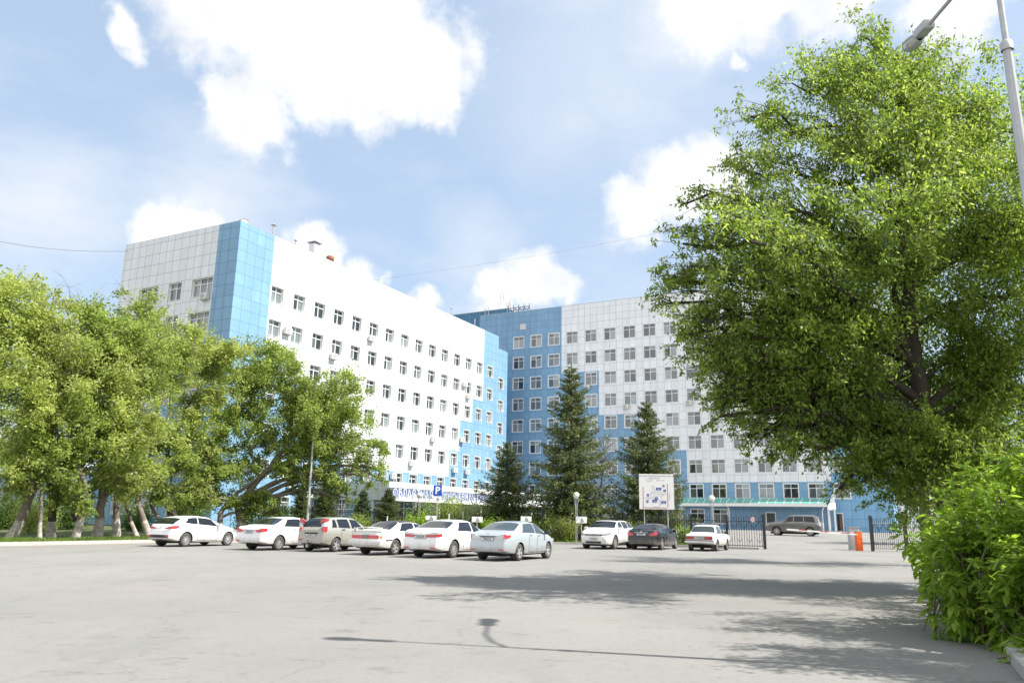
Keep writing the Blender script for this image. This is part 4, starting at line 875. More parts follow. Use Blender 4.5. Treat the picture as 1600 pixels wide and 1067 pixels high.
# 7 white crossover facing the camera
P = dict(paint=WHITE, top=[(-2.45, 1.05), (-2.35, 1.15), (-2.15, 1.30), (-1.7, 1.50), (-1.0, 1.60), (-.1, 1.61), (.35, 1.56), (1.22, 1.14), (1.95, 1.00), (2.25, .90), (2.35, .76)],
  belt=[(-2.45, 1.0), (-1.6, 1.14), (-.5, 1.08), (1.1, 1.03), (1.9, .90), (2.35, .68)], wid=[(-2.45, .80), (-2.2, .90), (-1.5, .95), (1.2, .95), (1.8, .92), (2.15, .84), (2.35, .72)],
  bot=[(-2.45, .38), (-2, .28), (0, .22), (2, .22), (2.35, .28)], wheels=(-1.39, 1.39), r=.375, track=1.62, tw=.24, mirror=(.85, 1), doors=[(-.95, -.12), (-.04, .92)],
  side=[(-1.85, -1.0, -1.5, -.98), (-.92, -.12, -.9, -.10), (-.02, .95, 0, .42)], ws=(.42, 1.14), rw=(-2.3, -1.76), roofpatch=(-1.2, .30), lines=[1.26], rear=rearfn(), front=lambda z: .06 if z < .55 else (.02 if z < .72 else -.04),
  tail=[([(-.3, .9, 1.05), (.2, .95, 1.08)], TLR)], head=[([(-.26, .72, .80), (-.05, .72, .86), (.15, .76, .93), (.42, .84, .96)], HEADL)],
  ends=[('grille', (-.50, .50, .68, .83, .03), TRIM, False), ('grille_bar', (-.48, .48, .79, .81, .05), CHROME, False), ('grille_bar', (-.40, .40, .72, .74, .05), CHROME, False), ('lower_grille', (-.44, .44, .33, .44, .03), TRIM, False), ('fog_lamp', (-.72, -.58, .40, .50, -.02), TRIM, False), ('fog_lamp', (.58, .72, .40, .50, -.02), TRIM, False)], plates=[(False, .56, 'А364СЕ', .0)], emblem=(.845, False, .07), spokes=5)
fw_ = R_(90-27.2+180); q = (spot(917.5, 857)+spot(966, 857))/2; fwd = Vector((math.cos(fw_), math.sin(fw_), 0)); c = Vector((5.15, 45.0, 0))-fwd*1.39
build_car('parked_car', (c.x, c.y, 0), fw_, P, label='white crossover facing the camera with a dark glass roof', cat='car', group='cars parked in front of the notice board')
# 8 black sedan
P = sedan(4.82, 1.82, 1.45, 2.855, .85, BLK, ck=.02, tail=[([(-.30, .80, .87), (-.1, .76, .93), (.02, .78, 1.0), (.14, .84, .98)], TLR), ([(-.14, .85, .89), (-.04, .85, .91)], TLW)], plates=[(True, .84, 'К818АС', 0)], spokes=7, ends=[('chrome_strip', (-.38, .38, .925, .95, .03), CHROME, True)], emblem=(.985, True, .04))
P['r'] = .33
build_car('parked_car', place(1035.5, 859, P, HD), HD, P, label='black sedan parked under the notice board with red and white lamps', cat='car', group='cars parked in front of the notice board')
# 9 boxy white saloon
P = dict(paint=WHITE2, top=[(-2.06, .90), (-1.98, .93), (-1.32, .96), (-1.28, .975), (-.92, 1.36), (-.80, 1.41), (-.1, 1.435), (.42, 1.40), (.52, 1.36), (.98, .97), (1.06, .94), (1.9, .86), (2.04, .82)],
  belt=[(-2.06, .86), (-1.3, .90), (.9, .89), (2.04, .80)], wid=[(-2.06, .77), (-1.9, .795), (-1, .81), (1.2, .81), (1.9, .79), (2.04, .76)], bot=[(-2.06, .40), (-1.7, .32), (0, .24), (1.8, .3), (2.04, .38)],
  wheels=(-1.2, 1.22), r=.30, track=1.40, tw=.17, tum=.34, mirror=(.62, 1), doors=[(-.72, -.05), (.02, .78)], side=[(-1.12, -.12, -.82, -.12), (-.02, .80, 0, .44)], ws=(.54, .96), rw=(-1.24, -.94), lines=[-1.30, 1.02],
  tail=[([(-.44, .63, .79), (-.22, .63, .79)], TLR), ([(-.22, .63, .79), (.0, .63, .79)], mat('dim_red_lens', (.35, .03, .02), .25))], head=[([(-.35, .58, .78), (0, .58, .78)], HEADL)], ends=[('bumper', (-.80, .80, .44, .56, .09), CHROME, True), ('bumper_rubber', (-.81, .81, .54, .58, .10), TRIM, True), ('panel', (-.34, .34, .64, .78, .018), DRIM, True)],
  plates=[(True, .71, 'Т547НМ', 0)], spokes=0, rim=DRIM, handle=CHROME, rear=lambda z: 0, dark_sill=.0, mirrormat=TRIM, glass=CGL)
def mudflap(root, S, P):
    for y in (-.62, .62): MB().box(-1.62, -1.60, y-.12, y+.12, .12, .42).build('mud_flap', TRIM, root)
P['extra'] = mudflap
build_car('parked_car', place(1122, 861, P, R_(90-28)), R_(90-28), P, label='old boxy white saloon with chrome bumper beside the gate fence', cat='car', group='cars parked in front of the notice board')
# 10 grey off-roader in the yard
P = dict(paint=GRY, top=[(-2.62, 1.25), (-2.55, 1.45), (-2.38, 1.80), (-2.2, 1.89), (-1.2, 1.93), (0, 1.92), (.3, 1.86), (.98, 1.36), (1.9, 1.25), (2.4, 1.16), (2.5, 1.0)],
  belt=[(-2.62, 1.2), (-1, 1.28), (.9, 1.24), (1.9, 1.12), (2.5, .95)], wid=[(-2.62, .90), (-2.4, .97), (-1.5, 1.0), (1.6, 1.0), (2.2, .95), (2.5, .82)], bot=[(-2.62, .55), (-2.2, .42), (0, .34), (2.1, .38), (2.5, .5)],
  wheels=(-1.62, 1.45), r=.41, track=1.68, tw=.28, mirror=(.62, 1), doors=[(-1.0, -.22), (-.14, .80)], side=[(-2.15, -1.15, -2.0, -1.12), (-1.05, -.22, -1.05, -.22), (-.12, .78, -.12, .36)], ws=(.36, .92), rw=(-2.56, -2.40), lines=[1.05],
  rear=lambda z: 0, front=lambda z: .03 if z < .7 else 0, tail=[([(-.2, .95, 1.25), (.06, .95, 1.28), (.3, 1.1, 1.26)], TLW), ([(-.2, .86, .94), (.1, .86, .94)], TLR)], head=[([(-.35, .92, 1.08), (.0, .92, 1.10), (.3, .98, 1.12)], HEADL)],
  ends=[('grille', (-.5, .5, .75, 1.08, .02), CHROME, False), ('bumper', (-.85, .85, .52, .72, .05), GRY, True)], plates=[(True, .98, 'М001ОР', 0)], spokes=6, handle=CHROME, dark_sill=.50)
def rails(root, S, P):
    for y in (-.68, .68): MB().tube([(-2.0, y, 1.88), (-1.9, y, 1.97), (.0, y, 1.98), (.15, y, 1.88)], .02, 6).build('roof_rail', CHROME, root)
    for sg in (-1, 1): MB().box(-1.1, .9, sg*.9-.08, sg*.9+.08, .38, .43).build('side_step', CHROME, root)
P['extra'] = rails
hs = R_(90+27.51+33); q = at(1239.5, 820, 78); hs = math.atan2(.462, -.887)
build_car('parked_car', (q.x, q.y, gz(q.x, q.y)), hs, P, label='grey brown off-roader standing in the yard behind the barrier', cat='car')
# ---------------------------------------------------------------- vegetation
def np_mesh(name, V, k, mat_, smooth=False):
    """V: (N*k, 3) vertices, every k of them one face"""
    me = bpy.data.meshes.new(name); n = len(V)//k
    me.vertices.add(len(V)); me.vertices.foreach_set('co', np.ascontiguousarray(V, dtype=np.float32).ravel())
    me.loops.add(n*k); me.loops.foreach_set('vertex_index', np.arange(n*k, dtype=np.int32))
    me.polygons.add(n); me.polygons.foreach_set('loop_start', np.arange(n, dtype=np.int32)*k)
    try: me.polygons.foreach_set('loop_total', np.full(n, k, dtype=np.int32))
    except Exception: pass
    me.materials.append(mat_); me.update(calc_edges=True); return me
def unit(a): return a/np.maximum(1e-9, np.linalg.norm(a, axis=-1, keepdims=True))
def leaf_quads(rg, pos, length, width, down=.35, out=None):
    """one diamond leaf per position; random heading, drooping"""
    n = len(pos); a = unit(rg.normal(size=(n, 3))*[1, 1, .7]+[0, 0, -down]+(0 if out is None else out)); r = rg.normal(size=(n, 3)); b = unit(np.cross(a, r))
    L = (length*rg.uniform(.65, 1.25, n))[:, None]; W = (width*rg.uniform(.7, 1.2, n))[:, None]; c = np.cross(a, b)
    V = np.stack([pos, pos+a*L*.45+b*W*.5+c*W*.12, pos+a*L, pos+a*L*.45-b*W*.5+c*W*.12], 1); return V.reshape(-1, 3)
def polyline(rg, p0, p1, n, sag, wig):
    t = np.linspace(0, 1, n)[:, None]; P = p0+(p1-p0)*t; L = np.linalg.norm(p1-p0)
    P[:, 2] += (sag*L*np.sin(np.pi*t[:, 0])); w = rg.normal(size=(n, 3))*wig*L; w[0] = 0; w[-1] = 0; return P+w*.5
def tree(name, base, path, r0, blobs, seed, leafm, barkm, nleaf, lsize, lw, dens=1.0, white=0.0, limb_from=None, twigs=6, down=.35, spread=.30, bare=0.0, thin=.7, **kw):
    """path: trunk points (world). blobs: (centre, radius, flat) crown masses, each reached by a limb"""
    rg = np.random.default_rng(seed); root = empty(name, base, 0, **kw); B = np.array(base); wood = MB(); L = lambda p: tuple(np.array(p)-B)
    path = [np.array(p, float) for p in path]; npth = len(path); path_f = []
    for a, b in zip(path, path[1:]):
        for k in range(4): path_f.append(a+(b-a)*k/4+rg.normal(size=3)*r0*.12*(1 if k else 0))
    path_f.append(path[-1]); m_ = len(path_f); rad = [r0*(1.25 if i == 0 else 1)*(1-.62*i/(m_-1)) for i in range(m_)]
    if white > 0:
        hz = B[2]+white; k = next((i for i, p in enumerate(path_f) if p[2] > hz), 2); a, b = path_f[k-1], path_f[k]; t = (hz-a[2])/max(1e-6, b[2]-a[2]); mid = a+(b-a)*t; rm_ = rad[k-1]+(rad[k]-rad[k-1])*t
        MB().tube([L(p) for p in path_f[:k]]+[L(mid)], [q*1.04 for q in rad[:k]]+[rm_*1.03], 10).build('whitewash', M_['lime'], root, 60)
        wood.tube([L(mid-(mid-a)*.02)]+[L(p) for p in path_f[k:]], [rm_]+rad[k:], 9)
    else: wood.tube([L(p) for p in path_f], rad, 10)
    pos = []; tot = sum(b[1]**2 for b in blobs)
    for bi, (c, R, *fl) in enumerate(blobs):
        c = np.array(c, float); fl = fl[0] if fl else .8
        # limb starts on the trunk below the blob
        ds = [np.linalg.norm(p-c)+max(0, p[2]-c[2]+.3*np.linalg.norm((p-c)[:2]))*1.5 for p in path_f]; k0 = int((len(ds)-1)*.3); i0 = k0+int(np.argmin(ds[k0:])); st = path_f[i0]; lr = min(rad[i0]*.62, .028*np.linalg.norm(c-st)+.02)
        n = 7; lp = polyline(rg, st, c+rg.normal(size=3)*R*.1, n, .10, .05); wood.tube([L(p) for p in lp], [lr*(1-.7*i/(n-1)) for i in range(n)], 6, cap=False)
        ns = max(6, int(11*dens*(R/2)**.5*1.3)); nb = int(nleaf*R*R/tot)
        ends = unit(rg.normal(size=(ns, 3)))*(rg.uniform(.25, 1.0, (ns, 1))**.45)*R*[1, 1, fl]+c
        per = max(1, nb//(ns*twigs))
        for e_ in ends:
            s0 = lp[rg.integers(2, n)]; bp = polyline(rg, s0, e_, 5, .08, .07); wood.tube([L(p) for p in bp], [lr*.32*thin, lr*.26*thin, lr*.2*thin, lr*.14*thin, lr*.07*thin], 4, cap=False)
            for q in range(twigs):
                a = bp[rg.integers(1, 5)]; tl = R*rg.uniform(.2, .5); d_ = unit(rg.normal(size=3)+unit(a-c)*.8+np.array([0, 0, -.1])); b = a+d_*tl
                tw = polyline(rg, a, b, 3, .05, .06); wood.tube([L(p) for p in tw], [lr*.12*thin, lr*.07*thin, .002], 3, cap=False)
                if rg.random() < bare: continue
                k = max(1, int(per*rg.uniform(.4, 1.6))); t = rg.uniform(.15, 1.1, (k, 1)); pos.append(a+(b-a)*t+rg.normal(size=(k, 3))*R*.5*spread*rg.uniform(.5, 1.1))
    pos = np.concatenate(pos); V = leaf_quads(rg, pos, lsize, lw, down)-B
    wood.build('trunk', barkm, root, 60); link('crown', np_mesh('crown', V, 4, leafm), root); return root
M_['lime'] = mat('whitewash', (.46, .44, .40), .9, noise=(5, .95, (.20, .16, .13)), bump=(14, .8))
BARK = mat('dark_bark', (.040, .031, .026), .9, noise=(6, .7, (.085, .07, .06)), bump=(16, 1.0)); BARKG = mat('grey_brown_bark', (.13, .11, .09), .9, noise=(6, .8, (.22, .195, .17)), bump=(16, 1.0))
LEAF_N = leaf_mat('elm_leaf', (.075, .135, .018), (.17, .26, .036), (.30, .37, .10), .52, .5)
LEAF_L = leaf_mat('maple_leaf_light', (.19, .25, .055), (.29, .36, .09), (.44, .47, .18), .52, .5)
LEAF_M = leaf_mat('maple_leaf_mid', (.13, .195, .035), (.21, .29, .06), (.34, .39, .12), .5, .5)
LEAF_B = leaf_mat('box_elder_leaf', (.12, .22, .022), (.20, .325, .036), (.33, .45, .085), .52, .4)
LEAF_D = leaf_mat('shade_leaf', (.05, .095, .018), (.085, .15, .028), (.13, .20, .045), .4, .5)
# ---- the big tree on the right
def A(px, py, Y): return tuple(at(px, py, Y))
bb = (10.75, 19.0, 0)
trunkA = [bb, (10.65, 19.0, 1.8), A(1474, 740, 19), A(1452, 660, 18.8), A(1435, 590, 18.6), A(1422, 510, 18.6), A(1416, 400, 18.6), A(1425, 300, 18.4), A(1440, 200, 18.4)]
blA = []
for px, py, Y, R in [(1075,420,18.5,1.0),(1110,500,17.6,1.05),(1110,350,18.6,1.0),(1150,265,18.6,1.0),(1165,185,18.2,.75),(1170,420,17.6,1.35),(1170,560,18,1.25),(1150,630,18.4,.75),(1215,330,17.5,1.5),(1240,220,18.4,1.35),(1235,130,18.2,1.0),(1250,470,17.4,1.6),(1250,590,18.2,1.5),(1230,670,18.6,.75),(1320,110,18.6,1.35),(1340,62,18.6,.8),(1335,240,17.5,1.9),(1350,370,17.2,1.7),(1320,510,17.6,1.6),(1320,640,18.6,1.4),(1400,130,18,1.5),(1430,85,18.6,1.0),(1450,240,17.2,1.8),(1440,400,20.6,2.0),(1380,720,19,.95),(1390,650,20.5,1.4),(1385,590,19.8,1.3),(1500,180,18,1.9),(1540,310,17.4,1.9),(1570,460,17.8,1.9),(1500,560,19.4,1.9),(1600,600,18.2,1.6),(1500,670,20.5,1.5),(1440,760,20.6,1.1),(1350,725,19,.9),(1400,775,19.4,.9),(1455,715,17.6,1.2),(1500,745,18,1.2),(1565,720,17.8,1.3),(1415,690,17.8,1.1),(1120,600,18,.8),(1200,640,17.5,1.0),(1290,690,18.2,1.0),(1130,645,18,.6),(1172,678,18,.6),(1245,700,18.2,.8),(1330,752,18.5,.6),(1080,520,18,.9),(1055,470,18.4,.7),(1045,425,18.5,.7),(1062,380,18.5,.7),(1100,570,18,.8),(1140,600,17.6,.9),(1190,560,17.4,1.0),(1075,320,18.6,.5),(1600,200,19,1.9),(1660,380,18.5,2.4),(1560,700,21,1.6),(1640,560,19,2.2),(1300,770,19,.3)]:
    blA.append((A(px, py, Y), R, .85))
for c, R in [((5.0, 15.2, 7.2), 1.2), ((7.5, 14.6, 8.0), 1.4), ((8.2, 21.8, 7.6), 1.8), ((6.2, 20.6, 6.6), 1.4), ((10.5, 22.5, 9), 2.0), ((12.5, 16.5, 8.5), 2.0)]: blA.append((c, R, .8))
tree('elm_tree', bb, trunkA, .27, blA, 5, LEAF_N, BARK, 250000, .122, .050, 1.35, twigs=11, down=1.1, spread=.15, thin=.6, label='huge spreading elm with dark trunk filling the right side above the bush', cat='tree')
# neighbours of the big tree
def T(name, base, path, r0, blobs, seed, leafm, label, nleaf=9000, ls=.20, lw=.11, group=None, cat='tree', bark=BARKG, **k):
    z = gz(base[0], base[1]); b = (base[0], base[1], z+k.pop('dz', 0)); return tree(name, b, [b]+path, r0, blobs, seed, leafm, bark, nleaf, ls, lw, label=label, cat=cat, group=group, **k)
T('elm_tree', (16.5, 31.5), [(16.6, 31.5, 3), (16.2, 31.4, 6), (16, 31.4, 9)], .24, [((12.3, 31, 6.6), 2.2), ((10.4, 30.5, 6.6), 1.6), ((8.9, 30.2, 6.2), 1.1), ((11, 33.5, 7.2), 1.8), ((15, 32, 8.5), 2.6), ((17, 30, 6.4), 2.4), ((20, 32, 7.5), 2.6), ((18, 32.5, 10.5), 2.2)], 21, LEAF_N, 'elm growing behind the huge elm, seen through its crown', 26000, .14, .06, 'trees on the right', bark=BARK)
T('elm_tree', (34, 60), [(34, 60, 4), (34, 60, 8)], .25, [((31, 60, 6.5), 3), ((35, 60, 9), 3.4), ((38, 60, 6), 3)], 22, LEAF_M, 'broad tree in the yard behind the right hand fence', 14000, .2, .1, 'trees on the right', bark=BARK)
T('elm_tree', (11.6, 7.4), [(11.4, 7.5, 2.5), (11.2, 7.9, 5), (10.4, 8.6, 7.2)], .2, [((7.6, 8.0, 4.6), .9), ((8.0, 7.6, 5.8), 1.1), ((7.6, 8.9, 5.4), .8), ((8.9, 8.3, 6.8), 1.2), ((7.4, 9.3, 4.8), .5), ((9.0, 10.6, 6.5), 1.15), ((9.6, 12.2, 7.0), 1.1), ((12.8, 13.6, 6.8), 1.9), ((14.2, 9.4, 6), 1.8), ((10.5, 6.0, 7.4), 1.6)], 23, LEAF_N, 'elm standing on the verge right beside the street lamp', 42000, .10, .045, 'trees on the right', bark=BARK, down=.8)
rgb_ = random.Random(8)
for i, (x, y, h) in enumerate([(52, 118, 9), (60, 122, 11), (67, 117, 8), (75, 124, 12), (84, 120, 10)]):
    T('background_tree', (x, y), [(x, y, h*.4), (x, y, h*.7)], .2, [((x-1.6, y, h*.55), 2.4), ((x+1.6, y, h*.6), 2.5), ((x, y, h*.82), 2.3)], 40+i, LEAF_M, ('dark leafy tree beyond the right end of the hospital', 'taller tree second beyond the right end of the hospital', 'low tree third beyond the right end of the hospital', 'tallest tree far behind the big bush', 'rounded tree farthest right behind the bush')[i], 3500, .4, .25, 'trees beyond the hospital end')
for i, (x, y, h) in enumerate([(-62, 112, 8), (-72, 105, 10), (-82, 98, 9), (-54, 118, 7)]):
    T('background_tree', (x, y), [(x, y, h*.4), (x, y, h*.7)], .2, [((x-1.8, y, h*.42), 2.9), ((x+1.8, y, h*.45), 2.9), ((x, y, h*.75), 2.6)], 50+i, LEAF_M, ('far tree left of the blue annex', 'tallest far tree at the left picture edge', 'far tree just cut by the left picture edge', 'low far tree touching the blue annex roof')[i], 3500, .4, .25, 'far trees on the left')
# ---- the row of maples on the left
GL = 'whitewashed maples along the left kerb'
def BL(*bs): return [(A(px, py, Y), R, .8) for px, py, Y, R in bs]
left = [
 ((-27.0, 42.0), [A(-8, 780, 42), A(-14, 690, 42), A(-20, 590, 42)], .22, BL((-10,480,42,2.6),(15,445,43,1.9),(-50,560,42,3.2),(0,600,41.5,2.2)), LEAF_L, 'leftmost maple cut by the left picture edge with pale airy top', .95),
 ((-26.4, 42.4), [A(40, 795, 42.4), A(62, 745, 42.6), A(78, 680, 43), A(92, 620, 43)], .27, BL((52,510,43,2.6),(100,520,43.5,2.4),(30,580,42,2.2),(120,590,43,2.4),(55,650,42,1.8),(30,700,42,1.7),(20,755,41.5,1.3),(75,640,42,1.8)), LEAF_L, 'thick maple leaning right from the left end of the verge', 1.0),
 ((-24.5, 41.8), [A(64, 780, 41.9), A(66, 730, 42), A(60, 690, 42)], .10, BL((60,690,42,1.5),(85,735,41.8,1.3),(40,730,42,1.2)), LEAF_M, 'slender upright maple between the two thick leaning ones', .9),
 ((-25.2, 44.0), [A(82, 800, 44), A(98, 745, 44.5), A(122, 680, 45), A(140, 610, 45.5)], .24, BL((110,720,44,1.8),(95,770,43.6,1.2),(150,560,45.5,2.5),(185,505,46,2.3),(150,490,46,1.8),(110,640,45,2.0)), LEAF_M, 'dark forked maple leaning right, fourth whitewashed trunk', .95),
 ((-26.0, 48.5), [A(111, 790, 48.5), A(108, 720, 48.5), A(106, 650, 48.5)], .15, BL((100,600,49,2.6),(140,650,49,2.0)), LEAF_M, 'thin shaded maple set back behind the kerbside trunks', .9),
 ((-23.3, 43.0), [A(131, 790, 43), A(134, 760, 43), A(118, 715, 43), A(128, 660, 43)], .20, BL((90,715,42.5,1.6),(140,700,43,1.5),(120,650,43,1.8),(112,770,42.5,1.0),(132,790,42.6,.8)), LEAF_M, 'crooked maple with low bright leaves and a kinked trunk', 1.05),
 ((-23.3, 45.2), [A(160, 780, 45.2), A(163, 700, 45.2), A(172, 620, 45.4)], .27, BL((180,610,45.4,2.3),(215,640,45,2.2),(180,690,45,2.0),(225,690,44.5,1.9),(185,750,44.5,1.6),(225,760,44.5,1.2),(200,560,46,2.2)), LEAF_L, 'stout straight maple with the widest whitewashed trunk', 1.15),
 ((-23.0, 46.8), [A(182, 790, 46.8), A(185, 730, 46.8), A(200, 660, 47)], .23, BL((235,540,47.5,2.4),(210,480,48,1.7),(250,590,47,2.0),(160,755,46,1.2)), LEAF_M, 'maple just right of the stout straight one', 1.1),
 ((-22.3, 48.0), [A(196, 790, 48), A(195, 740, 48)], .13, BL((205,745,48,1.5),(190,700,48,1.6)), LEAF_M, 'thin dark maple in the middle of the close set trunks', .95),
 ((-21.8, 48.6), [A(215, 785, 48.6), A(224, 730, 49), A(240, 660, 49.5), A(262, 600, 50)], .20, BL((275,575,50,2.3),(255,530,50,2.0),(300,540,50.5,1.8),(235,740,48.5,1.3)), LEAF_L, 'maple leaning right with a broad pale crown before the blue wall', 1.0),
 ((-21.2, 50.0), [A(236, 790, 50), A(244, 730, 50.5)], .14, BL((262,690,50.5,1.8),(240,745,50,1.5),(265,770,50,1.3),(285,730,50,1.4)), LEAF_M, 'short leaning maple beside the white hatchback', .95),
 ((-20.6, 51.5), [A(255, 780, 51.5), A(262, 700, 52), A(290, 640, 52.5), A(320, 590, 53)], .19, BL((330,570,53,2.2),(365,560,53.5,1.9),(310,640,52.5,1.9),(300,700,52,1.6),(330,770,52.5,1.2),(345,620,53,1.6)), LEAF_L, 'dark trunked maple rising over the roof of the white hatchback', .9),
 ((-20.4, 54.0), [A(275, 790, 54), A(300, 735, 55), A(345, 680, 56), A(395, 620, 57)], .27, BL((405,575,57,2.6),(440,555,57.5,2.0),(375,600,56.5,2.2),(400,650,56.5,2.0),(355,660,56,1.9),(420,700,57,1.7),(335,700,55.5,2.0),(385,740,56,1.6),(400,790,56,1.3),(460,600,57,2.1),(320,740,54.5,2.0),(300,775,54,1.6),(350,730,55.5,1.6)), LEAF_M, 'strongly leaning maple whose limb crosses the blue corner', .9),
 ((-18.6, 56.0), [A(372, 790, 56), A(398, 755, 56.5), A(430, 718, 57), A(470, 670, 57.5)], .34, BL((525,618,57.5,2.7),(550,650,57.5,2.3),(480,700,57,2.0),(505,655,57,2.2),(590,700,57,1.0),(590,745,57,1.1),(545,775,57,.9),(485,620,58,2.1),(450,660,57,2.2),(560,700,57,1.8),(500,700,57,2.0),(535,745,56.5,1.3),(578,735,57,1.3),(492,652,54.6,1.5),(455,735,56,1.4),(415,775,56,1.2),(500,745,56.5,1.1),(520,775,57,.8)), LEAF_M, 'big maple leaning far right over the cars with drooping crown', .9),
 ((-20.0, 55.2), [A(345, 800, 55.2), A(370, 770, 56), A(415, 740, 56.5)], .22, BL((475,735,56.5,1.2),(440,800,57,1.0),(350,775,56.5,1.1)), LEAF_M, 'second low stem leaning right beside the big leaning maple', .9)]
for i, (b, p, r, bl, lm, lab, wh) in enumerate(left):
    R2 = sum(x[1]**2 for x in bl)
    T('maple_tree', b, [tuple(q) for q in p], r, bl, 100+i, lm, lab, int(1250*R2), .19, .115, GL, white=wh, bark=BARK if i in (3, 4, 8, 11) else BARKG, dz=.06, twigs=9, spread=.19, bare=.2, thin=1.0, dens=1.0)
# dark trees at the far left behind the row
for i, (px, Y, h) in enumerate([(-60, 60, 11), (30, 64, 10)]):
    q = at(px, 820, Y); T('maple_tree', (q.x, q.y), [(q.x, q.y, h*.4), (q.x+.3, q.y, h*.75)], .2, [((q.x-2, q.y, h*.6), 2.8), ((q.x+2, q.y, h*.55), 2.8), ((q.x, q.y, h*.85), 2.6)], 60+i, LEAF_M, ('shaded maple behind the row at the left picture edge', 'shaded maple behind the row before the fence')[i], 12000, .22, .13, 'maples behind the row', bark=BARK)
# bare dead twigs above the left crowns
def bare_tree(px, Y, ptop, lab, seed, lean=0):
    rg = np.random.default_rng(seed); q = at(px, 830, Y); b = np.array([q.x, q.y, gz(q.x, q.y)]); t = np.array(at(px+lean, ptop, Y)); root = empty('bare_tree', tuple(b), label=lab, cat='tree', group='bare leafless trees'); w = MB()
    P = polyline(rg, b, b+(t-b)*.75, 8, .0, .03); w.tube([tuple(p-b) for p in P], [.12*(1-.8*i/7) for i in range(8)], 6)
    for k in range(26):
        a = P[rg.integers(4, 8)]; e_ = a+unit(rg.normal(size=3)*[1, 1, .4]+[0, 0, 1.0])*np.linalg.norm(t-b)*rg.uniform(.12, .30); Q = polyline(rg, a, e_, 5, .03, .06); w.tube([tuple(p-b) for p in Q], [.03, .024, .018, .012, .008], 4, cap=False)
        for j in range(6): c = Q[rg.integers(1, 5)]; f = c+unit(rg.normal(size=3)*[1, 1, .5]+[0, 0, .7])*rg.uniform(.4, 1.1); w.tube([tuple(c-b), tuple(f-b)], [.010, .004], 3, cap=False)
    w.build('trunk', BARKG, root)
bare_tree(85, 47, 418, 'bare leafless treetop above the left maples', 3); bare_tree(125, 48, 432, 'second bare treetop right of the taller one', 4, 5); bare_tree(262, 55, 452, 'bare twigs before the first window of the shaded end wall', 6, 0); bare_tree(935, 60, 660, 'thin pale bare shrub between the two tall spruces', 9, 10)
# ---- spruces
NEED = leaf_mat('spruce_needles', (.045, .07, .022), (.085, .12, .036), (.17, .19, .055), .22, .55); NEEDB = leaf_mat('blue_spruce_needles', (.05, .085, .045), (.09, .135, .07), (.14, .18, .09), .25, .55)
def spruce(base, top, rbase, seed, label, lm, nw, low=.06, group='spruces inside the fence'):
    rg = np.random.default_rng(seed); bz = np.array([base[0], base[1], gz(*base)+.06]); H = top-bz[2]; root = empty('spruce_tree', tuple(bz), label=label, cat='spruce', group=group); w = MB(); w.tube([(0, 0, 0), (.03, 0, H*.5), (0, 0, H)], [.02*H, .012*H, .008], 8); pos = []; dirs = []
    z = low*H
    while z < H*.985:
        f = 1-z/H; R = rbase*(f**.80)*rg.uniform(.78, 1.15)+.08; nb = max(4, int(6+5*f)); a0 = rg.uniform(0, 6.28)
        for k in range(nb):
            a = a0+6.283*k/nb+rg.normal()*.22; Rk = R*rg.uniform(.62, 1.28); zz = z+rg.normal()*.05*H*.3; dxy = np.array([math.cos(a), math.sin(a), 0])
            up = .30*f-.02 if f < .35 else .05; n = 7; t = np.linspace(0, 1, n)[:, None]; P = dxy*Rk*t+np.array([0, 0, 1])*(zz+Rk*(.35*(1-f)*t+ -.34*f*np.sin(t*2.0)+.12*t*t)); w.tube([tuple(p) for p in P], [.02*H*.10*(1-.8*i/(n-1))+.004 for i in range(n)], 4, cap=False)
            m1 = int(nw*Rk/rbase)+3; tt = rg.uniform(.08, 1.03, m1); idx = np.minimum((tt*(n-1)).astype(int), n-2); fr = tt*(n-1)-idx; C = P[idx]+(P[idx+1]-P[idx])*fr[:, None]
            side = np.array([-dxy[1], dxy[0], 0]); wd = Rk*.34*(1-tt*.75)+.03; off = side*(rg.uniform(-1, 1, m1)*wd)[:, None]; C = C+off; C[:, 2] -= np.abs(rg.normal(size=m1))*.05*Rk+np.abs(off).sum(1)*.12
            pos.append(C); dirs.append(dxy*.7+np.sign((off*side).sum(1))[:, None]*side*.55+rg.normal(size=(m1, 3))*.35+[0, 0, -.22])
        z += H*.021*rg.uniform(.8, 1.25)
    k = 60; tz = rg.uniform(.9, 1.0, k); pos.append(np.stack([np.zeros(k), np.zeros(k), tz*H], 1)); dirs.append(rg.normal(size=(k, 3))*.4+[0, 0, .9])
    pos = np.concatenate(pos); a = unit(np.concatenate(dirs)); n = len(pos); b = unit(np.cross(a, rg.normal(size=(n, 3)))); L = ((.034*H**.55*1.05+.06)*rg.uniform(.7, 1.3, n))[:, None]; W = L*.27
    V = np.stack([pos-b*W*.5, pos+a*L*.6-b*W*.6, pos+a*L, pos+a*L*.6+b*W*.6], 1).reshape(-1, 3); w.build('trunk', BARK, root, 60); link('crown', np_mesh('crown', V, 4, lm), root); return root
def SP(px, Y, ptop, rb, seed, lab, lm=NEED, nw=250, low=.05): q = at(px, 805, Y); t = at(px, ptop, Y); spruce((q.x, q.y), t.z, rb, seed, lab, lm, nw, low)
SP(893, 56, 571, 3.7, 1, 'tallest spruce standing behind the pale blue silver car'); SP(1014, 57, 627, 3.6, 2, 'tall spruce right behind the notice board'); SP(791, 58, 690, 3.0, 3, 'medium spruce covering the right end of the blue lettering', nw=170)
SP(507, 64, 752, 1.15, 4, 'young spruce left of the shaded entrance block corner, greenish', NEED, 110); SP(566, 64, 766, 1.0, 5, 'slim dark young spruce before the shaded entrance block', NEEDB, 100); SP(606, 62, 764, 1.35, 6, 'young spruce below the first letters of the sign', NEED, 110); SP(468, 66, 762, 1.0, 7, 'small young spruce left of the grey pole', NEED, 100); SP(655, 63, 790, 1.1, 8, 'low young spruce below the round lamp', NEED, 100)
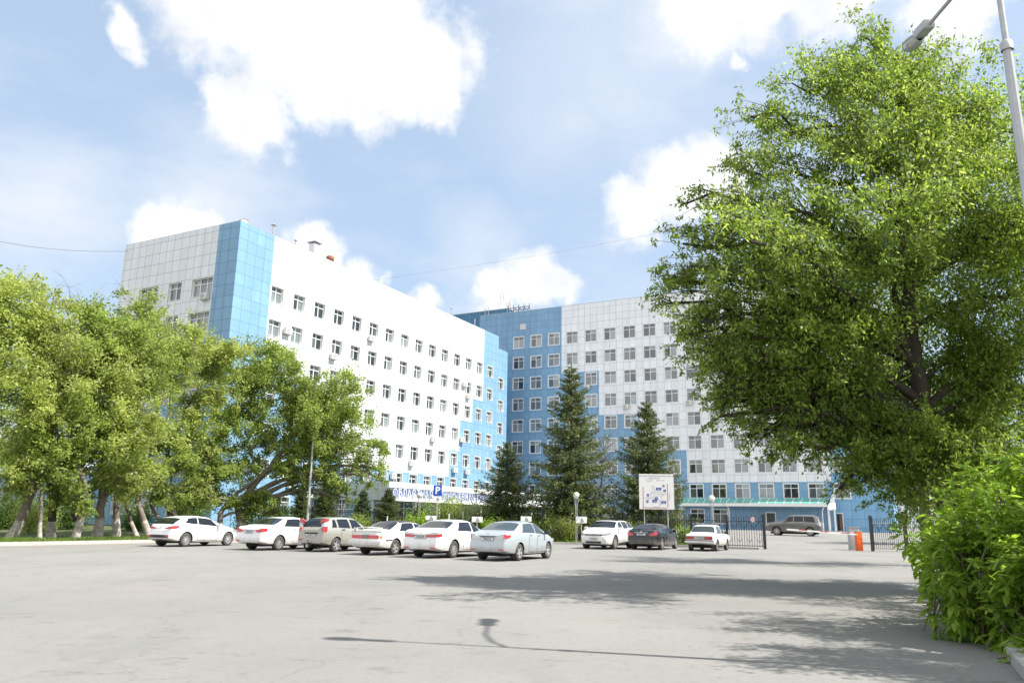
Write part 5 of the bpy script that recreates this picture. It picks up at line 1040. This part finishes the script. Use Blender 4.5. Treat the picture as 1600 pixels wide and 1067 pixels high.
# ---- shrubs
def shrub(name, base, R, H, seed, label, lm, n, ls, lw, group='shrubs behind the fence', dz=.08):
    rg = np.random.default_rng(seed); b = np.array([base[0], base[1], gz(*base)+dz]); root = empty(name, tuple(b), label=label, cat='shrub', group=group); w = MB(); pos = []
    for k in range(14):
        a = rg.uniform(0, 6.28); e_ = np.array([math.cos(a)*R*rg.uniform(.2, .85), math.sin(a)*R*rg.uniform(.2, .85), H*rg.uniform(.55, 1.0)]); P = polyline(rg, np.array([rg.normal()*.06, rg.normal()*.06, 0]), e_, 6, .03, .05); w.tube([tuple(p) for p in P], [.02, .018, .014, .011, .008, .004], 4, cap=False)
        m1 = n//14; t = rg.uniform(.1, 1.05, m1); C = P[0]+(np.stack([np.interp(t, np.linspace(0, 1, 6), P[:, i]) for i in range(3)], 1)); pos.append(C+rg.normal(size=(m1, 3))*R*.2)
    V = leaf_quads(rg, np.concatenate(pos), ls, lw, 0.0); w.build('stem', BARKG, root); link('foliage', np_mesh('foliage', V, 4, lm), root); return root
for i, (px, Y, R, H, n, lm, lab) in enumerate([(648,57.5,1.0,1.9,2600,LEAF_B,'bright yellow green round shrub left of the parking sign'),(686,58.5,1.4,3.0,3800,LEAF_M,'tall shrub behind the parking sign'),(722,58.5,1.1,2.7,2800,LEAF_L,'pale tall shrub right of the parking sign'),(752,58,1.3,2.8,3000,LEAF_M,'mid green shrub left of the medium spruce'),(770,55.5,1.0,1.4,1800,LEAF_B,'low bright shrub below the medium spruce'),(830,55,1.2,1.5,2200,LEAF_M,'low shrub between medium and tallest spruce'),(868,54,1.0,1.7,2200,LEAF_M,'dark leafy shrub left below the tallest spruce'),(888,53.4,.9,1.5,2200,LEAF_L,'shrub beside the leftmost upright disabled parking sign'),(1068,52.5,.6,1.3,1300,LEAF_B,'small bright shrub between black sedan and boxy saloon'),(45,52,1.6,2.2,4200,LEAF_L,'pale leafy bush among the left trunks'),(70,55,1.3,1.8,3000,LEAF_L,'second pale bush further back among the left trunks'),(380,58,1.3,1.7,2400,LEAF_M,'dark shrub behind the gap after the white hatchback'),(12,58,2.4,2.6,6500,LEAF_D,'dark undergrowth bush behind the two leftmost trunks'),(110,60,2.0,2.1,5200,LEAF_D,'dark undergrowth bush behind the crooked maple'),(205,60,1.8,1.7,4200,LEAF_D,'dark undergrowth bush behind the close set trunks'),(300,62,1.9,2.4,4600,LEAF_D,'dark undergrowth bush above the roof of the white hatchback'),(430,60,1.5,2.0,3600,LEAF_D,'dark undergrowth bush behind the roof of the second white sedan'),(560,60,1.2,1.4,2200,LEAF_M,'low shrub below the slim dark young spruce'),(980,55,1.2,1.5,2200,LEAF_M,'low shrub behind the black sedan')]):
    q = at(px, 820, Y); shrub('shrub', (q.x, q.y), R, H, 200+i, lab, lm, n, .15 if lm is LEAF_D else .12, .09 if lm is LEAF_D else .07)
# ---- the big bush at the right edge: compound leaves with pointed leaflets
def bush():
    rg = np.random.default_rng(77); b = np.array([7.0, 10.3, .1]); root = empty('box_elder_bush', tuple(b), label='large bright green box elder bush at the right edge beside the kerb', cat='bush'); w = MB(); tips = []
    blobs = [((6.8, 9.95, 1.25), .95), ((6.75, 10.9, 1.5), .95), ((7.4, 10.4, 1.95), 1.0), ((7.6, 9.5, 1.4), 1.0), ((7.4, 11.8, 1.6), 1.05), ((6.65, 9.35, .8), .65), ((8.3, 11.2, 2.1), 1.1), ((8.6, 9.8, 1.8), 1.1), ((8.0, 10.2, 2.3), .9), ((7.7, 11.5, 2.35), .8), ((6.4, 10.2, .8), .65), ((7.8, 12.9, 1.4), 1.1), ((6.2, 9.65, .55), .5), ((6.5, 9.15, .45), .5), ((8.8, 14.2, 1.4), 1.3), ((6.9, 11.6, .8), .75), ((6.42, 11.0, .95), .7), ((6.55, 11.9, 1.35), .75), ((6.35, 9.4, .35), .45), ((6.75, 9.0, .35), .45), ((7.0, 8.8, .7), .6), ((7.7, 12.4, .8), .8), ((10.2, 16.5, 1.4), 1.4)]
    for (c, R) in blobs:
        c = np.array(c)
        for k in range(int(25*R)):
            e_ = c+unit(rg.normal(size=3))*R*rg.uniform(.55, 1.08)*[1, 1, .95]; e_[2] = max(e_[2], .12); s0 = np.array([b[0]+rg.normal()*.35+(c[0]-b[0])*.95+.25, b[1]+rg.normal()*.25+(c[1]-b[1])*.95+.2, .05])
            P = polyline(rg, s0, e_, 7, .10, .03); w.tube([tuple(p-b) for p in P], [.016, .014, .012, .009, .007, .005, .003], 5, cap=False)
            for j in range(24):
                t = rg.uniform(.12, 1.0) if c[2] < 1 else rg.uniform(.3, 1.0); i = min(int(t*6), 5); p = P[i]+(P[i+1]-P[i])*(t*6-i); d_ = unit(unit(p-c)*.8+rg.normal(size=3)*.7+np.array([0, 0, .05])); tips.append((p, d_))
    # leaflet: folded, pointed, toothed near the tip
    prof = np.array([(0, 0), (.18, .16), (.42, .26), (.55, .17), (.64, .21), (1.0, 0)]); V, F = [], []
    p0 = np.array([t[0] for t in tips]); d0 = np.array([t[1] for t in tips]); n = len(p0); stem = rg.uniform(.10, .17, n)
    down = np.array([0, 0, -1.0]); allv = []
    for li, (s, ang, sc) in enumerate([(1.0, 0, 1.15), (.8, 1.0, 1.0), (.8, -1.0, 1.0), (.5, 1.15, .8), (.5, -1.15, .8)]):
        keep = np.ones(n, bool) if li < 3 else rg.random(n) < .6
        p_, d_ = p0[keep], d0[keep]; m1 = len(p_); side = unit(np.cross(d_, down)+rg.normal(size=(m1, 3))*.12); org = p_+d_*(stem[keep]*s)[:, None]+down*(stem[keep]*s*s*.35)[:, None]
        a = unit(d_*math.cos(ang)+side*math.sin(ang)+down*rg.uniform(.2, .75, (m1, 1))+rg.normal(size=(m1, 3))*.12); nrm = unit(np.cross(a, side if abs(ang) < .5 else np.cross(down, a))); bsd = unit(np.cross(nrm, a)); L = (.135*sc*rg.uniform(.55, 1.25, m1))[:, None]
        for sg in (1, -1):
            pts = [org+a*L*u+bsd*L*v*sg+nrm*L*v*.35-nrm*L*u*u*.18 for u, v in prof]
            q = np.stack(pts if sg > 0 else pts[::-1], 1); allv.append(q.reshape(-1, 3))
    V = np.concatenate(allv)-b; w.build('stem', BARKG, root); link('foliage', np_mesh('foliage', V, 6, LEAF_B), root)
bush()
# ---- grass
GRASS = leaf_mat('grass_blade', (.07, .14, .015), (.11, .19, .025), (.18, .24, .05), .35)
def grass(name, pts, h, wd, seed, **kw):
    rg = np.random.default_rng(seed); n = len(pts); a = unit(rg.normal(size=(n, 3))*[.35, .35, 0]+[0, 0, 1]); b = unit(np.cross(a, rg.normal(size=(n, 3)))); H = (h*rg.uniform(.5, 1.3, n))[:, None]; W = wd
    V = np.stack([pts-b*W, pts+b*W, pts+a*H+rg.normal(size=(n, 3))*h*.15], 1).reshape(-1, 3); return link(name, np_mesh(name, V, 3, GRASS), kind='stuff', **kw)
rg = np.random.default_rng(4); px_, pts = [], []
E_ = [Vector(p) for p in EDGE]
for a, b, dens, dep in [(E_[i], E_[i+1], 1, 9.0 if E_[i].x < -15 else 3.5) for i in range(1, len(E_)-2)]:
    n = int((b-a).length*dep*150); t = rg.random(n); s = rg.random(n)**1.6*dep; x = a.x+(b.x-a.x)*t; y = a.y+(b.y-a.y)*t+.18+s; pts.append(np.stack([x, y, np.array([gz(u, v) for u, v in zip(x, y)])+.08], 1))
P_ = np.concatenate(pts); cl = np.sin(P_[:, 0]*1.9)+np.sin(P_[:, 1]*2.3+P_[:, 0]); P_ = P_[rg.random(len(P_)) < .55+.25*cl]
grass('grass', P_, .17, .018, 1)
n = 5200; t = rg.random(n)*.8; s = rg.random(n)**1.4*2.0; x = 5.1+t*2.6+.25+s; y = 7.6+t*6.2; grass('grass', np.stack([x, y, np.full(n, .1)], 1), .30, .006, 2)
rgt = np.random.default_rng(12); tuft = np.stack([6.05+rgt.normal(size=420)*.10, 9.0+rgt.normal(size=420)*.14, np.full(420, .1)], 1); g = grass('grass_tuft', tuft, .55, .006, 3); g['label'] = 'tuft of tall pale grass behind the near kerb end'; g['category'] = 'grass tuft'; g['kind'] = 'stuff'
# ---------------------------------------------------------------- fence, gate leaf
def post(root, x, y, h, r=.06):
    z = gz(x, y); m_ = MB(); m_.box(x-r, x+r, y-r, y+r, z-.1, z+h); m_.add([(x-r-.01, y-r-.01, z+h), (x+r+.01, y-r-.01, z+h), (x+r+.01, y+r+.01, z+h), (x-r-.01, y+r+.01, z+h), (x, y, z+h+.07)], [(0, 1, 4), (1, 2, 4), (2, 3, 4), (3, 0, 4), (3, 2, 1, 0)]); m_.build('post', M_['black'], root)
def panel(root, a, b, fancy, h=1.85):
    a, b = Vector(a), Vector(b); Ld = (b-a).length; d_ = (b-a)/Ld; za, zb = gz(*a), gz(*b); m_ = MB(); P = lambda s, z: (a.x+d_.x*s, a.y+d_.y*s, lerp(za, zb, s/Ld)+z)
    bar = lambda p, q, r=.015: m_.tube([p, q], r, 4)
    for z in (.18, h-.18): bar(P(.05, z), P(Ld-.05, z), .02)
    n = max(4, int(Ld/.145)); st = Ld/n
    for i in range(1, n):
        s = i*st
        if fancy:
            top = h+.10 if i % 2 else h-.02; bar(P(s, .10), P(s, top)); m_.add([P(s-.03, top), P(s+.03, top), P(s, top+.12)], [(0, 1, 2)])
            if i % 4 == 2: m_.tube([P(s-st*1.0+st*2*k/8, h-.52+.30*math.sin(math.pi*k/8)) for k in range(9)], .014, 4); m_.tube([P(s-st+st*2*k/8, .62-.22*math.sin(math.pi*k/8)) for k in range(9)], .014, 4)
            if i % 4 == 0: m_.tube([P(s-st*.8+st*1.6*k/8, h-.40-.22*math.sin(math.pi*k/8)) for k in range(9)], .014, 4)
        else:
            top = h+.06+(.08 if i % 2 else 0); bar(P(s, .08), P(s, top)); m_.add([P(s-.022, top), P(s+.022, top), P(s, top+.10)], [(0, 1, 2)])
    m_.build('panel', M_['black'], root)
F1 = empty('iron_fence', (0, 0, 0), label='long black wrought iron fence running left from the gate behind the parked cars', cat='fence'); 
gp = (15.9, 49.5); step = 2.28; pts = [Vector(gp)+FD*step*i for i in range(30)]
for i, p in enumerate(pts):
    post(F1, p.x, p.y, 2.02 if i else 2.12, .065 if i else .075)
    if i: panel(F1, pts[i-1], p, i <= 6)
F2 = empty('iron_fence', (0, 0, 0), label='black wrought iron fence right of the orange barrier', cat='fence'); pr_ = [(22.35, 49.0), (24.75, 49.6), (27.15, 50.2), (29.6, 50.8), (32, 51.4)]
for i, p in enumerate(pr_):
    post(F2, p[0], p[1], 2.12, .075)
    if i: panel(F2, pr_[i-1], p, True)
# small round no-entry plate on the gate post
t = empty('round_sign', (15.3, 49.72, 1.78), R_(8), label='small round white sign with red ring fixed on the fence by the gate post', cat='sign')
MB().lathe([(0, .012), (.17, .012), (.17, 0), (0, 0)], 24, Matrix.Rotation(math.pi/2, 4, 'X')).build('plate', M_['greypole'], t); MB().lathe([(.125, .016), (.165, .016)], 24, Matrix.Rotation(math.pi/2, 4, 'X')).build('ring', mat('faded_red', (.48, .22, .20), .6), t); MB().box(-.13, .13, -.02, -.017, -.018, .018, 0, Matrix.Rotation(.7, 4, 'Y')).build('bar', bpy.data.materials['faded_red'], t)
# ---- barrier
B0 = at(1341.5, 845, 49.5); t = empty('barrier', (B0.x, B0.y, 0), 0, label='orange barrier cabinet with red and white boom at the yard entrance', cat='barrier')
MB().bbox(-.17, .18, -.17, .17, 0, 1.16, .02).build('cabinet', M_['orange'], t, 40); MB().bbox(-.18, .19, -.18, .18, 1.16, 1.20, .01).build('cap', M_['greypole'], t, 40); MB().lathe([(0, .004), (.035, .004), (.035, 0)], 12, Matrix.Translation((0, -.172, .72)) @ Matrix.Rotation(math.pi/2, 4, 'X')).build('lock', TRIM, t)
bm_ = MB(); n = 10; Lb = 4.35
for i in range(n):
    x0, x1 = -.15-Lb*i/n, -.15-Lb*(i+1)/n; z0, z1 = .98+.24*i/n, .98+.24*(i+1)/n
    bm_.add([(x0, y, z) for y in (-.24, -.20) for z in (z0-.045, z0+.045)]+[(x1, y, z) for y in (-.24, -.20) for z in (z1-.045, z1+.045)], [(0, 4, 5, 1), (2, 3, 7, 6), (1, 5, 7, 3), (0, 2, 6, 4)], 0)
bo_ = bm_.build('boom', [M_['white'], M_['red']], t)
for i in (1, 4, 7):
    x0, x1 = -.15-Lb*(i+.1)/n, -.15-Lb*(i+1.3)/n; z0, z1 = .98+.24*(i+.1)/n, .98+.24*(i+1.3)/n; sm_ = MB(); sm_.add([(x0, -.243, z0), (x0, -.243, z0+.043), (x1, -.243, z1+.043), (x1, -.243, z1)], [(0, 1, 2, 3)]); sm_.build('stripe', M_['red'], bo_)
t2 = empty('control_box', (B0.x+.55, B0.y+1.2, 0), 0, label='grey control cabinet standing behind the orange barrier', cat='cabinet'); MB().bbox(-.62, -.02, -.2, .2, .0, 1.40, .02).build('body', M_['greypole'], t2, 40); MB().bbox(-.66, .02, -.24, .24, 1.40, 1.44, .01).build('lid', M_['steel'], t2, 40)
# ---- globe lamps along the fence
for px, Y, pt, lab in ((1113, 53, 773.5, 'white globe lamp beside the boxy saloon'), (900.4, 52.6, 768.5, 'white globe lamp in front of the tallest spruce'), (654.5, 61, 769, 'white globe lamp below the sign lettering'), (145, 80, 773, 'white globe lamp among the left tree trunks'), (944, 78, 790, 'small distant globe lamp right of the tallest spruce')):
    q = at(px, 805, Y); zt = at(px, pt, Y).z; g0 = gz(q.x, q.y); h = zt-g0; t = empty('globe_lamp', (q.x, q.y, g0), 0, label=lab, cat='lamp', group='globe lamps in the hospital grounds')
    pm_ = MB()
    for k in range(3): a = 2.09*k+.3; pm_.tube([(.07*math.cos(a), .07*math.sin(a), 0), (.07*math.cos(a), .07*math.sin(a), h*.72), (.15*math.cos(a), .15*math.sin(a), h*.84), (.10*math.cos(a), .10*math.sin(a), h-.42)], .022, 6)
    pm_.lathe([(.12, h-.46), (.15, h-.42), (.12, h-.36)], 14); pm_.lathe([(.0, .0), (.16, 0), (.14, .12), (0, .14)], 14); pm_.build('pole', M_['greypole'], t, 40)
    MB().lathe([(.02, h-.44)]+[(.215*math.cos(a), h-.215+.215*math.sin(a)) for a in np.linspace(-1.4, 1.57, 12)], 20).build('globe', M_['globe'], t, 80)
# ---- street lamps
def luminaire(root, p, d_, tilt=.25):
    """p: tip of the arm, d_: outward horizontal direction"""
    d_ = Vector(d_).normalized(); s = Vector((-d_.y, d_.x, 0)); u = Vector((0, 0, 1)); ax = (d_*math.cos(tilt)+u*math.sin(tilt)); up = (u*math.cos(tilt)-d_*math.sin(tilt)); M = Matrix((ax, s, up)).transposed().to_4x4(); M.translation = p
    lu = MB().bbox(-.05, .36, -.085, .085, -.055, .085, .03, M=M).build('lamp_housing', M_['greypole'], root, 40)
    hd = MB(); n = 10
    for i in range(n):
        pass
    prof = [(.30, .07, .05), (.42, .125, .07), (.60, .145, .07), (.74, .10, .045), (.80, .02, .0)]
    k = 12; vs = [M @ Vector((x, w_*math.cos(a), (h_ if math.sin(a) > 0 else .02)*math.sin(a)+.0)) for x, w_, h_ in prof for a in [2*math.pi*j/k for j in range(k)]]
    hd.add(vs, [(i*k+j, i*k+(j+1) % k, (i+1)*k+(j+1) % k, (i+1)*k+j) for i in range(len(prof)-1) for j in range(k)]); hd.build('lamp_head', M_['greypole'], root, 50)
    bw = MB(); vs = [M @ Vector((x, w_*.92*math.cos(a), -abs(h_*1.7*math.sin(a))-.012)) for x, w_, h_ in prof[0:] for a in [math.pi+math.pi*j/k for j in range(k+1)]]; k1 = k+1
    bw.add(vs, [(i*k1+j, i*k1+j+1, (i+1)*k1+j+1, (i+1)*k1+j) for i in range(len(prof)-1) for j in range(k)]); bw.build('glass_bowl', mat('lamp_bowl_glass', (.42, .43, .42), .12, .1, .8) if 'lamp_bowl_glass' not in bpy.data.materials else bpy.data.materials['lamp_bowl_glass'], root, 60)
pb = Vector((6.03, 8.44, 0)); t = empty('street_lamp', pb, 0, label='tall grey street lamp with two arms cut by the upper right picture corner', cat='street lamp', group='tall street lamps')
MB().tube([(0, 0, 0), (0, 0, 7.3)], [.085, .052], 8).build('pole', M_['greypole'], t); MB().tube([(0, 0, 7.28), (0, 0, 8.35)], [.036, .034], 10).lathe([(.07, 7.22), (.072, 7.32), (.04, 7.36)], 12).build('upper_pole', M_['greypole'], t, 40)
hp = Vector((6.27, 10.84, 9.10))-pb; a1 = hp-Vector((.06, .55, .22)); MB().tube([(0, 0, 8.25), (0.01, .35, 8.52), a1*.5+Vector((0, .0, 4.33)), a1], .028, 8).build('arm', M_['greypole'], t, 60)
luminaire(t, a1, (.10, 1, 0), .16)
h2 = Vector((4.62, 8.72, 9.12))-pb; MB().tube([(0, 0, 8.25), (-.25, .05, 8.5), h2*.5+Vector((0, 0, 4.34)), h2-Vector((-.5, .1, .10))], .028, 8).build('arm', M_['greypole'], t, 60); luminaire(t, h2-Vector((-.5, .1, .10)), (-.97, .19, 0), .16)
q = at(478.5, 835, 55.6); t = empty('street_lamp', (q.x, q.y, gz(q.x, q.y)), 0, label='thin grey lamp post rising behind the second white sedan into the maple crown', cat='street lamp', group='tall street lamps')
MB().tube([(0, 0, 0), (0, 0, 4.2), (0, 0, 7.0)], [.10, .085, .06], 8).build('pole', M_['greypole'], t); MB().tube([(0, 0, 6.95), (-.1, .4, 7.3), (-.15, 1.0, 7.4)], .03, 6).build('arm', M_['greypole'], t, 60); luminaire(t, Vector((-.15, 1.0, 7.4)), (-.1, 1, 0), .1)
# ---- signs
def wheelchair(mb_, s, y):
    """simple wheelchair pictogram in the x-z plane"""
    mb_.tube([(.05*s+.26*s*math.cos(a), y, -.12*s+.26*s*math.sin(a)) for a in np.linspace(2.3, 6.6, 14)], .035*s, 4); mb_.tube([(-.02*s, y, .25*s), (0, y, -.02*s), (.26*s, y, -.04*s), (.38*s, y, -.30*s)], .04*s, 4); mb_.tube([(-.0, y, .12*s), (.2*s, y, .12*s)], .03*s, 4)
    mb_.lathe([(0, .01), (.07*s, .01), (.07*s, 0)], 12, Matrix.Translation((-.03*s, y, .38*s)) @ Matrix.Rotation(math.pi/2, 4, 'X'))
q = at(682.5, 800, 53.2); g0 = gz(q.x, q.y); t = empty('parking_sign', (q.x, q.y, g0), R_(3), label='square blue parking sign with white letter P on a pole', cat='road sign'); zt = at(682, 758, 53.2).z-g0; zb_ = at(682, 774.5, 53.2).z-g0; s_ = (zt-zb_)
MB().tube([(0, .03, 0), (0, .03, zt-.1)], .03, 8).build('pole', M_['greypole'], t); MB().bbox(-s_*.41, s_*.41, -.012, 0, zb_, zt, .006).build('plate', M_['signblue'], t)
pm_ = text_mesh('P', s_*.92, .002, M_['signwhite'], 'CENTER', .02); o = link('letter', pm_, t); o.matrix_local = Matrix.Translation((0, -.015, (zt+zb_)/2)) @ Matrix.Rotation(math.pi/2, 4, 'X')
MB().bbox(-.30, .30, -.012, 0, zb_-.36, zb_-.03, .005).build('lower_plate', M_['signwhite'], t); wc = MB(); wheelchair(wc, .26, -.02); o = wc.build('wheelchair_symbol', M_['dark'], t); o.location = (.03, 0, zb_-.20)
for px, pt, pb_, Y, lab in ((673, 805.5, 812, 51.2, 'low white disabled parking plate behind the roof of the big white sedan'), (745.5, 807, 815.5, 51.4, 'white disabled parking plate between the big white sedan and the silver one'), (822, 806.5, 814.5, 51.6, 'white disabled parking plate above the roof of the silver sedan'), (908.5, 806.8, 817, 51.2, 'white disabled parking plate on its post left of the white crossover')):
    q = at(px, 815, Y); g0 = gz(q.x, q.y); zt, zb_ = at(px, pt, Y).z-g0, at(px, pb_, Y).z-g0; t = empty('disabled_parking_sign', (q.x, q.y, g0), R_(2), label=lab, cat='road sign', group='disabled parking signs')
    MB().tube([(0, .03, 0), (0, .03, zt-.05)], .028, 8).build('pole', M_['greypole'], t); MB().bbox(-.35, .35, -.012, 0, zb_, zt, .006).build('plate', M_['signwhite'], t); wc = MB(); wheelchair(wc, .32, -.02); o = wc.build('wheelchair_symbol', M_['dark'], t); o.location = (.02, 0, (zt+zb_)/2-.01)
for px, pt, Y, lab in ((604.5, 806, 56.5, 'short white post behind the old sedan roof'), (701, 802, 56.5, 'white post among the shrubs right of the parking sign'), (723, 799, 58, 'pale thicker post between the shrubs right of the parking sign')):
    q = at(px, 820, Y); g0 = gz(q.x, q.y); t = MB().tube([(0, 0, 0), (0, 0, at(px, pt, Y).z-g0)], .04, 8).build('marker_post', M_['white']); t.location = (q.x, q.y, g0); tag(t, lab, 'post', 'white posts by the shrubs')
# ---- notice board with the site plan
q = at(1027, 820, 51.6); g0 = gz(q.x, q.y); zt, zb_ = at(1027, 740.5, 51.6).z-g0, at(1027, 795.5, 51.6).z-g0; hb = zt-zb_; hw = 26.2/ (F_PX/ (51.6*math.cos(PITCH)+1.5))*1.0
t = empty('notice_board', (q.x, q.y, g0), R_(-6), label='large white site plan board with blue boxes on two steel posts', cat='notice board')
for x in (-.72*hw, .62*hw): MB().tube([(x, .06, 0), (x, .06, zt-.2)], .035, 8).build('post', M_['greypole'], t)
MB().bbox(-hw, hw, -.02, .02, zb_, zt, .008).build('board', M_['signwhite'], t)
def bx_(u0, u1, v0, v1): return (-hw+2*hw*u0, -hw+2*hw*u1, zt-hb*v1, zt-hb*v0)   # fractions of the board, v from the top
BP = mat('plan_blue', (.02, .06, .30), .4); PRD = mat('plan_red_line', (.40, .10, .08), .5); PGR = mat('plan_grey_line', (.42, .42, .44), .5); PTX2 = mat('plan_text', (.16, .16, .18), .5)
for u0, u1, v0, v1 in ((.49, .64, .385, .455), (.675, .735, .305, .365), (.70, .77, .435, .505), (.225, .285, .565, .635), (.45, .54, .66, .73), (.375, .505, .725, .80), (.205, .265, .74, .81), (.63, .77, .76, .83)):
    a, b, c, d_ = bx_(u0, u1, v0, v1); bo = MB().box(a, b, -.028, -.0205, c, d_).build('plan_block', BP, t); MB().box(a+(b-a)*.2, b-(b-a)*.2, -.031, -.0282, (c+d_)/2+.006, (c+d_)/2+.02).box(a+(b-a)*.25, b-(b-a)*.25, -.031, -.0282, (c+d_)/2-.022, (c+d_)/2-.008).build('caption', M_['signwhite'], bo)
for segs, m_, w_ in (([(.115, .37, .115, .95), (.10, .955, .79, .955), (.82, .28, .82, .93)], PRD, .018), ([(.38, .34, .38, .50), (.44, .34, .44, .50), (.38, .34, .44, .34), (.34, .505, .66, .505), (.34, .505, .34, .66), (.34, .56, .77, .56), (.64, .505, .64, .72), (.18, .67, .42, .67), (.42, .63, .55, .63), (.42, .63, .42, .67), (.28, .67, .28, .74), (.60, .73, .60, .90), (.55, .74, .60, .74), (.71, .56, .71, .62)], PGR, .008)):
    m3 = MB()
    for j, (u0, v0, u1, v1) in enumerate(segs): a, b, c, d_ = bx_(min(u0, u1), max(u0, u1), min(v0, v1), max(v0, v1)); m3.box(a-w_, b+w_, -.0255-.0004*j, -.0203, c-w_, d_+w_)
    m3.build('plan_line', m_, t)
for tx, u, v, sz, rot in (('ОБЛАСТНАЯ КЛИНИЧЕСКАЯ БОЛЬНИЦА №1', .46, .055, .118, 0), ('СХЕМА ТЕРРИТОРИИ', .44, .12, .07, 0), ('корпус 1   корпус 2', .30, .155, .055, 0), ('приёмное отделение', .62, .175, .055, 0), ('поликлиника', .30, .205, .055, 0), ('ул. Котовского', .47, .925, .06, 0), ('ул. Мельникайте', .875, .62, .06, 90)):
    tm = text_mesh(tx, sz, .001, PTX2, 'CENTER', .0); o = link('caption', tm, t); a, b, c, d_ = bx_(u, u, v, v); o.matrix_local = Matrix.Translation((a, -.024, c)) @ Matrix.Rotation(math.pi/2, 4, 'X') @ Matrix.Rotation(R_(rot), 4, 'Z')
# ---- bench by the left trunks, power cables
q = at(215, 826, 66); g0 = gz(q.x, q.y); t = empty('bench', (q.x, q.y, g0), R_(-27), label='blue garden bench seen between the left trunks', cat='bench'); bm2 = mat('blue_bench_paint', (.06, .25, .42), .5)
MB().bbox(-1.2, 1.2, -.25, .25, .42, .48, .01).build('seat', bm2, t); MB().bbox(-1.2, 1.2, .25, .30, .55, 1.0, .01).build('backrest', bm2, t)
for x in (-1, 1): MB().box(x-.05, x+.05, -.22, .30, 0, .418).build('leg', M_['greypole'], t)
def cable(p0, p1, sag, lab, r=.02):
    p0, p1 = Vector(p0), Vector(p1); n = 24; t = MB().tube([p0.lerp(p1, i/n)-Vector((0, 0, sag*math.sin(math.pi*i/n))) for i in range(n+1)], r, 4).build('power_cable', M_['dark']); tag(t, lab, 'cable', 'thin overhead cables')
cable(at(-120, 350, 60), on_roof(0.3, 15.5, ZR-.6), .8, 'thin overhead cable from the left picture edge to the shaded roof corner', .014)
cable(on_roof(24, 6, ZR+.4)+Vector((0, 0, 1.2)), D2+EV*44+Vector((0, 0, 43.5))-DV*3, .8, 'hair thin cable above the roofs between the two wings', .008)

# small fallen petals and leaf litter on the asphalt near the bush
rl_ = np.random.default_rng(31); n = 650; lx = 6.2-np.abs(rl_.normal(size=n))*1.3+rl_.random(n)*.8; ly = 7.2+rl_.random(n)*12; lx = lx+(ly-9.5)*.42
ps = np.stack([lx, ly, np.full(n, .010)], 1); V = leaf_quads(rl_, ps, .045, .03, 0); V = V.reshape(-1, 4, 3); V[:, :, 2] = .008+np.abs(V[:, :, 2]-.010)*.15; link('fallen_leaves', np_mesh('fallen_leaves', V.reshape(-1, 3), 4, mat('dry_petals', (.42, .38, .26), .8, noise=(2, .9, (.18, .13, .07)))), kind='stuff')
